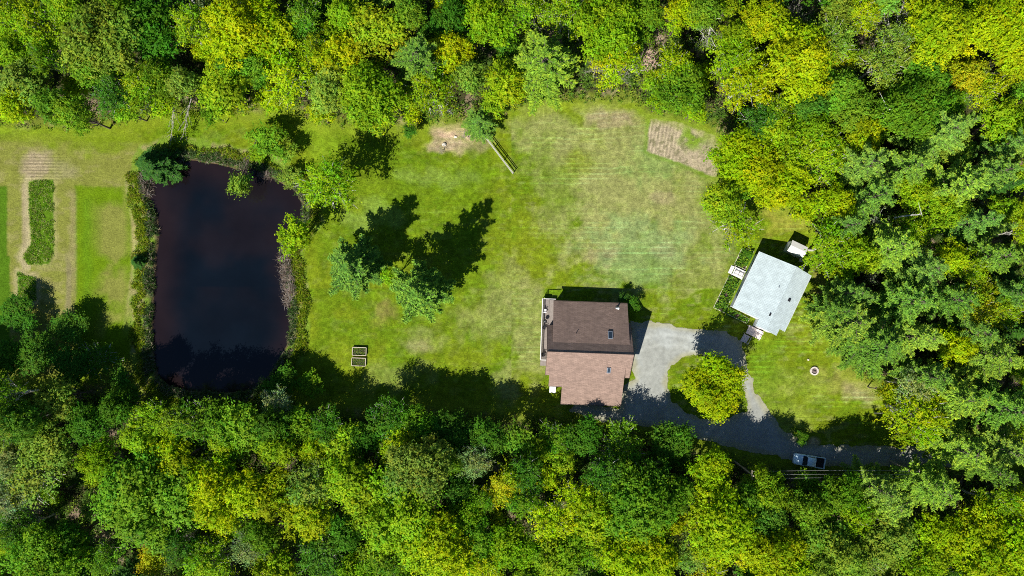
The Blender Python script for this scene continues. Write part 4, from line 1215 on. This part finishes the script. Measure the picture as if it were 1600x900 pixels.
bm = bmesh.new(); bar(bm, (XR, .02, Z1 + .01), (XR, YL - 1.27, Z1 + .01), .06, 6); obj_bm('ridge_cap', bm, M_whiteroof, wr)
bm = bmesh.new()
for x, y, s in ((7.45, -5.4, (.42, .5, .26)), (5.5, -9.0, (.24, .5, .26))):
    box(bm, (x, y, zw(x) + .04), s)
obj_bm('roof_vent', bm, M_black, wh)
bm = bmesh.new(); cyl(bm, (4.9, -4.3, zw(4.9) - .1), .06, .5); obj_bm('vent_pipe', bm, M_steel, wh)
bm = bmesh.new()
def wall_prof(bm, pts, y0, y1):
    a = [bm.verts.new((p[0], y0, p[1])) for p in pts]; b = [bm.verts.new((p[0], y1, p[1])) for p in pts]
    bm.faces.new(a); bm.faces.new(b[::-1])
    for i in range(len(pts)):
        j = (i + 1) % len(pts)
        bm.faces.new((a[j], a[i], b[i], b[j]))
wall_prof(bm, [(.35, 0), (XW - .3, 0), (XW - .3, zw(XW - .3) - .2), (XR, Z1 - .2), (.35, zw(.35) - .2)], -.25, YL + .25)
wall_prof(bm, [(5.3, 0), (8.0, 0), (8.0, zw(8.0) - .2), (XR, Z1 - .2), (5.3, zw(5.3) - .2)], YL + .24, YL - 1.0)
obj_bm('wall', bm, M_whitesiding, wh)
bm = bmesh.new()
bar(bm, (-.03, 0, Z0 - .08), (-.03, YL, Z0 - .08), .06, 6); bar(bm, (XW + .03, 0, Z2 - .08), (XW + .03, YL, Z2 - .08), .06, 6)
obj_bm('gutter', bm, M_whitesiding, wh)
add_windows(wh, [(.32, -2.0, 1.6, 1.2, 1.1, 'x'), (.32, -7.6, 1.6, 1.4, 1.1, 'x'), (XW - .27, -2.5, 1.6, 1.2, 1.1, 'x'), (XW - .27, -6.0, 1.6, 1.2, 1.1, 'x'), (3.0, -.22, 1.6, 1.3, 1.1, 'y'), (6.5, -.22, 1.7, 1.0, .9, 'y'), (2.5, YL + .22, 1.6, 1.3, 1.1, 'y'), (7.2, YL - 1.03, 1.6, .8, 1.1, 'y')], M_white)
for (x, y, ax) in ((.33, -4.35, 'x'), (5.95, YL - 1.04, 'y')):
    bm = bmesh.new(); box(bm, (x, y, 1.35), (.09, .9, 2.0) if ax == 'x' else (.9, .09, 2.0)); d_ = obj_bm('door', bm, M_white, wh)
    bm = bmesh.new(); box(bm, (x - .09, y + .35, 1.3) if ax == 'x' else (x + .35, y - .09, 1.3), (.08, .08, .04)); obj_bm('handle', bm, M_steel, d_)
# west landing
def planks(bm, cx, cy, z, w, l, n, alongx=True):
    for i in range(n):
        if alongx: box(bm, (cx, cy - l / 2 + (i + .5) * l / n, z), (w, l / n - .012, .05))
        else: box(bm, (cx - w / 2 + (i + .5) * w / n, cy, z), (w / n - .012, l, .05))
bm = bmesh.new(); planks(bm, -.85, -4.35, .40, 1.9, 1.5, 12)
for sx in (-1.8, .1):
    for sy in (-5.1, -3.6): box(bm, (sx, sy, .2), (.1, .1, .38))
ld = obj_bm('landing', bm, M_white, wh)
bm = bmesh.new()
for y in (-4.75, -4.2): box(bm, (-.85, y, 1.25), (1.6, .07, .06)); [box(bm, (xx, y, .84), (.06, .06, .78)) for xx in (-1.6, -.85, -.1)]
obj_bm('railing', bm, M_greydeck, ld)
bm = bmesh.new(); 
for i in range(2): box(bm, (-2.05 - .28 * i, -4.35, .28 - .16 * i), (.28, 1.4, .05)); box(bm, (-2.05 - .28 * i, -4.35, .13 - .05 * i), (.05, 1.3, .25 - .14 * i))
obj_bm('steps', bm, M_white, ld)
# south porch deck and ramp
bm = bmesh.new(); planks(bm, 5.95, YL - 2.0, .55, 2.7, 1.5, 12)
for sx in (4.5, 7.2):
    for sy in (YL - 1.4, YL - 2.85): box(bm, (sx, sy, .26), (.1, .1, .52))
pd = obj_bm('porch_deck', bm, M_pinkdeck, wh)
bm = bmesh.new()
for i in range(6): box(bm, (5.0, YL - 3.08 - .22 * i, .50 - .07 * i), (1.1, .2, .045), rx=.2)
obj_bm('ramp', bm, M_pinkdeck, pd)
bm = bmesh.new()
for x in (5.65,): box(bm, (x, YL - 3.75, .95), (.06, 1.4, .05), rx=.2)
box(bm, (4.4, YL - 3.75, .95), (.06, 1.4, .05), rx=.2)
for x in (5.65, 4.4):
    for k in range(2): box(bm, (x, YL - 3.15 - 1.1 * k, .62 - .2 * k), (.06, .06, .75))
box(bm, (6.5, YL - 1.7, 1.35), (1.3, .07, .05)); box(bm, (6.5, YL - 2.6, 1.35), (1.3, .07, .05))
for x in (5.9, 7.1):
    for y in (-1.7, -2.6): box(bm, (x, YL + y, .95), (.06, .06, .78))
obj_bm('railing', bm, M_pinkdeck, pd)
# shrubs and flowers beside the white house: planting strip
M_edge = plain('path_edging', (.45, .43, .30), .8, .1)
def wloc(x, y): 
    c, s = math.cos(WA), math.sin(WA); return (wx + x * c - y * s, wy + x * s + y * c)
for nm_, pts_, lab in (('flower_bed', [(-2.1, -.2), (-.05, .3), (-.05, -3.3), (-2.1, -3.3)], 'green planting strip at the upper end of the white house wall, by the tiny shrub'),
                       ('flower_bed', [(-2.1, -5.4), (-.05, -5.4), (-.05, -10.4), (4.3, -10.6), (4.3, -11.5), (-2.1, -11.5)], 'green planting strip bending round the lower corner of the white house')):
    e = empty(nm_, (0, 0, 0), 0, lab, 'flower bed', 'planting strips along the white house')
    W = [wloc(*q) for q in pts_]
    bm = bmesh.new()
    n = len(W)
    for i in range(n):
        a, b = W[i], W[(i + 1) % n]
        if i in (0,) and len(W) > 4: pass
        box(bm, ((a[0] + b[0]) / 2, (a[1] + b[1]) / 2, .07), (math.hypot(b[0] - a[0], b[1] - a[1]), .10, .14), rz=math.atan2(b[1] - a[1], b[0] - a[0]))
    obj_bm('edging', bm, M_edge, e)
    bm = bmesh.new(); slab(bm, [(q[0], q[1], .09) for q in W], .12); obj_bm('soil', bm, plain('bed_soil', (.07, .05, .035), .9, .3), e)
    rng = np.random.default_rng(len(pts_))
    P = []
    while len(P) < (900 if n == 4 else 1800):
        x = rng.uniform(-2.1, 4.3); y = rng.uniform(-11.5, .3)
        c = False
        for i in range(n):
            (x1, y1), (x2, y2) = pts_[i], pts_[(i + 1) % n]
            if (y1 > y) != (y2 > y) and x < (x2 - x1) * (y - y1) / (y2 - y1) + x1: c = not c
        if c and fbm(np.array([x]), np.array([y]), 1.0, 5)[0] > .38: P.append((*wloc(x, y), .1 + rng.random() * .45))
    P = np.array(P); m = len(P)
    cc = pick([(.08,.19,.012),(.15,.25,.015),(.05,.13,.02)], [.5,.3,.2], m, 3) * tintcols(m, rng, .15, .1)
    a = rng.uniform(.10, .18, m)
    q = leaf_quads(P, rng.normal(0, .6, (m, 3)) + [0, 0, .8], rng.normal(0, 1, (m, 3)), a, a * .6, rng)
    link(bpy.data.objects.new('plants', quads_to_mesh('plants', q, cc, M_low)), e)

# satellite dish
dxy = gp(1254, 418, 2.5)
sd_ = empty('satellite_dish', (dxy[0], dxy[1], 0), WA, 'small grey satellite dish on a mast behind the white house', 'satellite dish')
bm = bmesh.new(); cyl(bm, (0, 0, 0), .035, 2.9); obj_bm('mast', bm, M_steel, sd_)
bm = bmesh.new(); bmesh.ops.create_cone(bm, cap_ends=False, segments=20, radius1=.06, radius2=.42, depth=.16, matrix=Matrix.Translation((-.1, -.2, 2.85)) @ Matrix.Rotation(1.0, 4, 'X')); obj_bm('dish', bm, M_white, sd_, True)
bm = bmesh.new(); bar(bm, (-.1, -.2, 2.6), (-.1, -.75, 2.85), .015); obj_bm('feed_arm', bm, M_steel, sd_)

# shed
s0 = gp(1239.5, 375, 2.5)
shed = empty('garden_shed', (s0[0], s0[1], 0), WA, 'little white shed with a pitched roof behind the white house', 'shed')
bm = bmesh.new(); wall_prof(bm, [(.12, 0), (2.75, 0), (2.75, 2.1), (.12, 2.1)], -.1, -1.85); 
a = [bm.verts.new(v) for v in ((.12, -.1, 2.09), (.12, -1.85, 2.09), (.12, -.97, 2.45))]; bm.faces.new(a)
a = [bm.verts.new(v) for v in ((2.75, -.1, 2.09), (2.75, -1.85, 2.09), (2.75, -.97, 2.45))]; bm.faces.new(a)
obj_bm('wall', bm, M_whitesiding, shed)
bm = bmesh.new()
slab(bm, [(0, .03, 2.13), (0, -.97, 2.55), (2.9, -.97, 2.55), (2.9, .03, 2.13)], .07)
slab(bm, [(0, -.971, 2.55), (0, -1.98, 2.13), (2.9, -1.98, 2.13), (2.9, -.971, 2.55)], .07)
obj_bm('roof', bm, M_white, shed)
bm = bmesh.new(); box(bm, (2.78, -.97, 1.0), (.06, 1.1, 1.9)); d_ = obj_bm('door', bm, M_white, shed)
bm = bmesh.new(); box(bm, (2.84, -.6, 1.0), (.06, .04, .12)); obj_bm('handle', bm, M_steel, d_)
def sloc(x, y):
    c, s = math.cos(WA), math.sin(WA); return (s0[0] + x * c - y * s, s0[1] + x * s + y * c)
garden_chair('garden_chair', 'white plastic chair in the sun at the end of the little shed', (*sloc(3.3, -1.0), 0), WA + 1.2, M_white)
garden_chair('garden_chair', 'white plastic chair at the shed corner nearest the white house', (*sloc(3.35, -2.0), 0), WA + 2.0, M_white)
lx, ly = sloc(3.0, -.3)
ld_ = empty('step_ladder', (lx, ly, 0), WA + .3, 'white folded ladder leaning on the end wall of the little shed', 'ladder')
for sx in (-.2, .2):
    bm = bmesh.new(); bar(bm, (.55, sx, 0), (-.06, sx, 2.0), .03); obj_bm('rail', bm, M_white, ld_)
bm = bmesh.new()
for i in range(6): bar(bm, (.55 - .1 * (i + .5), -.2, .33 * (i + .5)), (.55 - .1 * (i + .5), .2, .33 * (i + .5)), .02)
obj_bm('rungs', bm, M_white, ld_)

# ------------------------------------------------------------------ lawn furniture
def raised_bed(px, py, label, seed):
    x, y = gp(px, py, .3)
    e = empty('raised_bed', (x, y, float(gz(x, y))), -.035, label, 'raised bed', 'raised vegetable beds on the lawn')
    bm = bmesh.new(); w, l, h, t = 2.35, 1.35, .42, .09
    box(bm, (0, l / 2, h / 2), (w, t, h)); box(bm, (0, -l / 2, h / 2), (w, t, h)); box(bm, (w / 2, 0, h / 2), (t, l - t, h)); box(bm, (-w / 2, 0, h / 2), (t, l - t, h))
    obj_bm('frame', bm, M_palewood, e)
    bm = bmesh.new(); box(bm, (0, 0, .1), (w - t, l - t, .2)); obj_bm('soil', bm, plain('bed_soil', (.05, .045, .03), .9, .3), e)
    rng = np.random.default_rng(seed); m = 420
    P = np.column_stack([rng.uniform(-1.05, 1.05, m), rng.uniform(-.58, .58, m), rng.uniform(.2, .33, m)])
    a = rng.uniform(.05, .1, m)
    q = leaf_quads(P, rng.normal(0, .6, (m, 3)) + [0, 0, .8], rng.normal(0, 1, (m, 3)), a, a * .6, rng)
    link(bpy.data.objects.new('plants', quads_to_mesh('plants', q, pick([(.08,.16,.015),(.16,.20,.03)], [.6,.4], m, 3) * tintcols(m, rng), M_low)), e)
raised_bed(561.5, 549, 'wooden raised bed on the lawn, farther from the dark treeline of the pair', 1)
raised_bed(560.5, 565.5, 'wooden raised bed on the lawn, closer to the dark treeline of the pair', 2)

rng = np.random.default_rng(91)
for k, (px, py, r_) in enumerate(((694, 226, .32), (712, 214, .22), (1258, 692, .25))):
    x, y = gp(px, py)
    bm = bmesh.new(); bmesh.ops.create_icosphere(bm, subdivisions=3, radius=r_, matrix=Matrix.Diagonal((1.25, 1, .6, 1)))
    for v in bm.verts: v.co *= 1 + .12 * math.sin(v.co.x * 17 + k) * math.cos(v.co.y * 19)
    o = obj_bm('boulder', bm, M_stone, smooth=True); o.location = (x, y, float(gz(x, y)) + r_ * .3)
    tag(o, ['largest pale boulder on the bare patch left of the rail fence', 'smaller boulder on the bare patch, nearer the rail fence', 'pale boulder on the lane verge above the pickup'][k], 'boulder')
# fire ring
fx, fy = gp(1272, 579.5)
fr = empty('fire_ring', (fx, fy, float(gz(fx, fy))), 0, 'round pale stone fire ring full of ash on the lawn', 'fire ring')
rng = np.random.default_rng(4)
bm = bmesh.new()
for i in range(13):
    a = i * 2 * math.pi / 13
    box(bm, (.62 * math.cos(a), .62 * math.sin(a), .13), (.24, .28, .26 + rng.uniform(-.03, .03)), rz=a, bevel=.03)
obj_bm('stone_ring', bm, M_stone, fr)
bm = bmesh.new(); cyl(bm, (0, 0, 0), .55, .10, .5, seg=20); obj_bm('ash', bm, M_ash, fr)
bm = bmesh.new()
for i in range(5):
    a = rng.random() * 3; bar(bm, (-.3 * math.cos(a), -.3 * math.sin(a), .13 + i * .03), (.3 * math.cos(a), .3 * math.sin(a), .15 + i * .03), .04)
obj_bm('charred_sticks', bm, M_bark, fr)
# little white stone near the fire ring
sx2, sy2 = gp(1263, 562)
bm = bmesh.new(); bmesh.ops.create_icosphere(bm, subdivisions=2, radius=.17, matrix=Matrix.Diagonal((1.2, 1, .6, 1)))
for v in bm.verts: v.co *= 1 + .1 * math.sin(v.co.x * 30 + v.co.y * 20)
st_ = obj_bm('stone', bm, M_stone, smooth=True); st_.location = (sx2, sy2, float(gz(sx2, sy2)) + .06); tag(st_, 'small pale stone on the grass above the fire ring', 'stone')

# rail fence
fa = Vector((*gp(757, 213), 0)); fb = Vector((*gp(801.5, 271.5), 0))
dirf = (fb - fa); LF = dirf.length
fe = empty('rail_fence', (fa.x, fa.y, float(gz(fa.x, fa.y))), math.atan2(dirf.y, dirf.x), 'short two-rail timber fence running out from the wood into the lawn', 'fence')
for i in range(4):
    bm = bmesh.new(); box(bm, (LF * i / 3, 0, .62), (.13, .13, 1.34), bevel=.02); obj_bm('post', bm, M_fence, fe)
for z in (.62, 1.15):
    bm = bmesh.new(); box(bm, (LF / 2, -.11, z), (LF + .1, .05, .15)); obj_bm('rail', bm, M_fence, fe)
bm = bmesh.new(); box(bm, (LF / 2, 0, 1.31), (LF + .2, .11, .04)); obj_bm('cap_rail', bm, M_fence, fe)

# ------------------------------------------------------------------ pickup truck
tx, ty = gp(1265, 720.5, 1.0)
truck = empty('pickup_truck', (tx, ty, .04), math.radians(180 - 9), 'white pickup, sky-blue light in its paint, dark open bed, parked on the shaded lane', 'pickup truck')
# local: +x forward, length 5.3, width 1.9
def loft(bm, secs):
    """secs: list of (x, halfwidth_bottom, halfwidth_top, z0, z1)"""
    rings = []
    for x, hb, ht, z0, z1 in secs:
        zc = (z0 + z1) / 2
        pts = [(-hb, z0), (-hb * 1.03, zc), (-ht, z1 - .05), (-ht * .9, z1), (ht * .9, z1), (ht, z1 - .05), (hb * 1.03, zc), (hb, z0)]
        rings.append([bm.verts.new((x, p[0], p[1])) for p in pts])
    for a, b in zip(rings, rings[1:]):
        for i in range(8):
            j = (i + 1) % 8
            bm.faces.new((a[i], a[j], b[j], b[i]))
    bm.faces.new(rings[0]); bm.faces.new(rings[-1][::-1])
bm = bmesh.new()
loft(bm, [(2.65, .70, .62, .45, .85), (2.55, .86, .78, .38, .98), (2.1, .93, .88, .35, 1.06), (1.2, .94, .90, .35, 1.14), (-.92, .94, .91, .35, 1.12)])
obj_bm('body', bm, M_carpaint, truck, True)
bm = bmesh.new()
box(bm, (-1.76, 0, .56), (1.66, 1.84, .30)); 
box(bm, (-1.76, .90, .90), (1.66, .09, .46), bevel=.02); box(bm, (-1.76, -.90, .90), (1.66, .09, .46), bevel=.02)
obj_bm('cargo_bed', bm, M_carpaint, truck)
bm = bmesh.new(); box(bm, (-1.76, 0, .73), (1.6, 1.68, .04)); box(bm, (-.96, 0, .9), (.05, 1.7, .36)); obj_bm('bed_liner', bm, M_bedliner, truck)
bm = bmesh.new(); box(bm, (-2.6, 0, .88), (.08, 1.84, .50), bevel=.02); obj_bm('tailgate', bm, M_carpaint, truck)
bm = bmesh.new()
loft(bm, [(.72, .78, .70, 1.10, 1.72), (.35, .80, .72, 1.10, 1.80), (-.75, .80, .70, 1.10, 1.78)])
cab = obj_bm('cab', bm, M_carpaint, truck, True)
bm = bmesh.new()
a = [bm.verts.new(v) for v in ((1.25, -.80, 1.13), (1.25, .80, 1.13), (.70, .68, 1.76), (.70, -.68, 1.76), (.60, -.80, 1.10), (.60, .80, 1.10))]
bm.faces.new((a[0], a[1], a[2], a[3])); bm.faces.new((a[1], a[5], a[2])); bm.faces.new((a[0], a[3], a[4]))
obj_bm('windscreen', bm, M_glass, truck)
bm = bmesh.new()
for s in (-1, 1): box(bm, (-.05, s * .80, 1.44), (1.1, .03, .40), rx=s * .14)
obj_bm('side_windows', bm, M_glass, truck)
bm = bmesh.new(); a = [bm.verts.new(v) for v in ((-.77, -.72, 1.16), (-.88, -.76, 1.14), (-.88, .76, 1.14), (-.77, .66, 1.72), (-.77, -.66, 1.72))]
bm.faces.new((a[1], a[2], a[3], a[4])); obj_bm('rear_window', bm, M_glass, truck)
for s in (-1, 1):
    bm = bmesh.new(); box(bm, (.85, s * 1.04, 1.18), (.12, .2, .16), bevel=.03); obj_bm('mirror', bm, M_black, truck)
    bm = bmesh.new(); box(bm, (2.58, s * .66, .82), (.1, .26, .16), bevel=.02); obj_bm('headlight', bm, M_lampclear, truck)
    bm = bmesh.new(); box(bm, (-2.63, s * .86, .95), (.06, .12, .3)); obj_bm('tail_light', bm, M_lampred, truck)
    for x in (1.65, -1.7):
        M_ = Matrix.Translation((x, s * .86, .36)) @ Matrix.Rotation(math.pi / 2, 4, 'X')
        bm = bmesh.new(); bmesh.ops.create_cone(bm, cap_ends=True, segments=24, radius1=.37, radius2=.37, depth=.24, matrix=M_); w_ = obj_bm('wheel', bm, M_rubber, truck)
        M_ = Matrix.Translation((x, s * .985, .36)) @ Matrix.Rotation(math.pi / 2, 4, 'X')
        bm = bmesh.new(); bmesh.ops.create_cone(bm, cap_ends=True, segments=16, radius1=.2, radius2=.2, depth=.03, matrix=M_); obj_bm('rim', bm, M_steel, w_)
bm = bmesh.new(); box(bm, (2.68, 0, .5), (.12, 1.7, .18), bevel=.03); obj_bm('front_bumper', bm, M_steel, truck)
bm = bmesh.new(); box(bm, (-2.72, 0, .5), (.12, 1.7, .16), bevel=.03); obj_bm('rear_bumper', bm, M_steel, truck)

# ------------------------------------------------------------------ power line along the lane
poles = []
for (px, py, lab) in ((1175, 742, 'wooden utility pole in the trees at the left end of the cables'), (1436, 741, 'wooden utility pole in the pines at the right end of the cables')):
    x, y = gp(px, py, 8.5)
    e = empty('utility_pole', (x, y, 0), 0, lab, 'utility pole', 'poles of the power line beside the lane')
    bm = bmesh.new(); cyl(bm, (0, 0, -.2), .15, 9.4, .11, seg=12); obj_bm('pole', bm, M_wood, e)
    bm = bmesh.new(); box(bm, (0, 0, 8.55), (.12, 1.5, .12)); obj_bm('crossarm', bm, M_wood, e)
    for k in (-.6, 0.05, .6):
        bm = bmesh.new(); cyl(bm, (0, k, 8.6 if k else 9.1), .05, .16, .03); obj_bm('insulator', bm, M_insul, e)
    poles.append((x, y))
for k, lab in ((-.6, 'overhead cable nearest the bottom trees of the three over the lane'), (.0, 'middle one of the three overhead cables over the lane'), (.6, 'overhead cable nearest the pickup of the three over the lane')):
    a = np.array([poles[0][0], poles[0][1] + k, 8.78]); b = np.array([poles[1][0], poles[1][1] + k * .9, 8.78])
    segs = []; N = 14
    for i in range(N):
        def P_(t): q = a + (b - a) * t; q = q.copy(); q[2] -= 4 * .55 * t * (1 - t); return q
        segs.append((P_(i / N), P_((i + 1) / N), .015, .015))
    o = link(bpy.data.objects.new('power_cable', tubes_mesh('power_cable', segs, M_wire, 6)))
    tag(o, lab, 'cable', 'overhead cables beside the lane')
print('done')
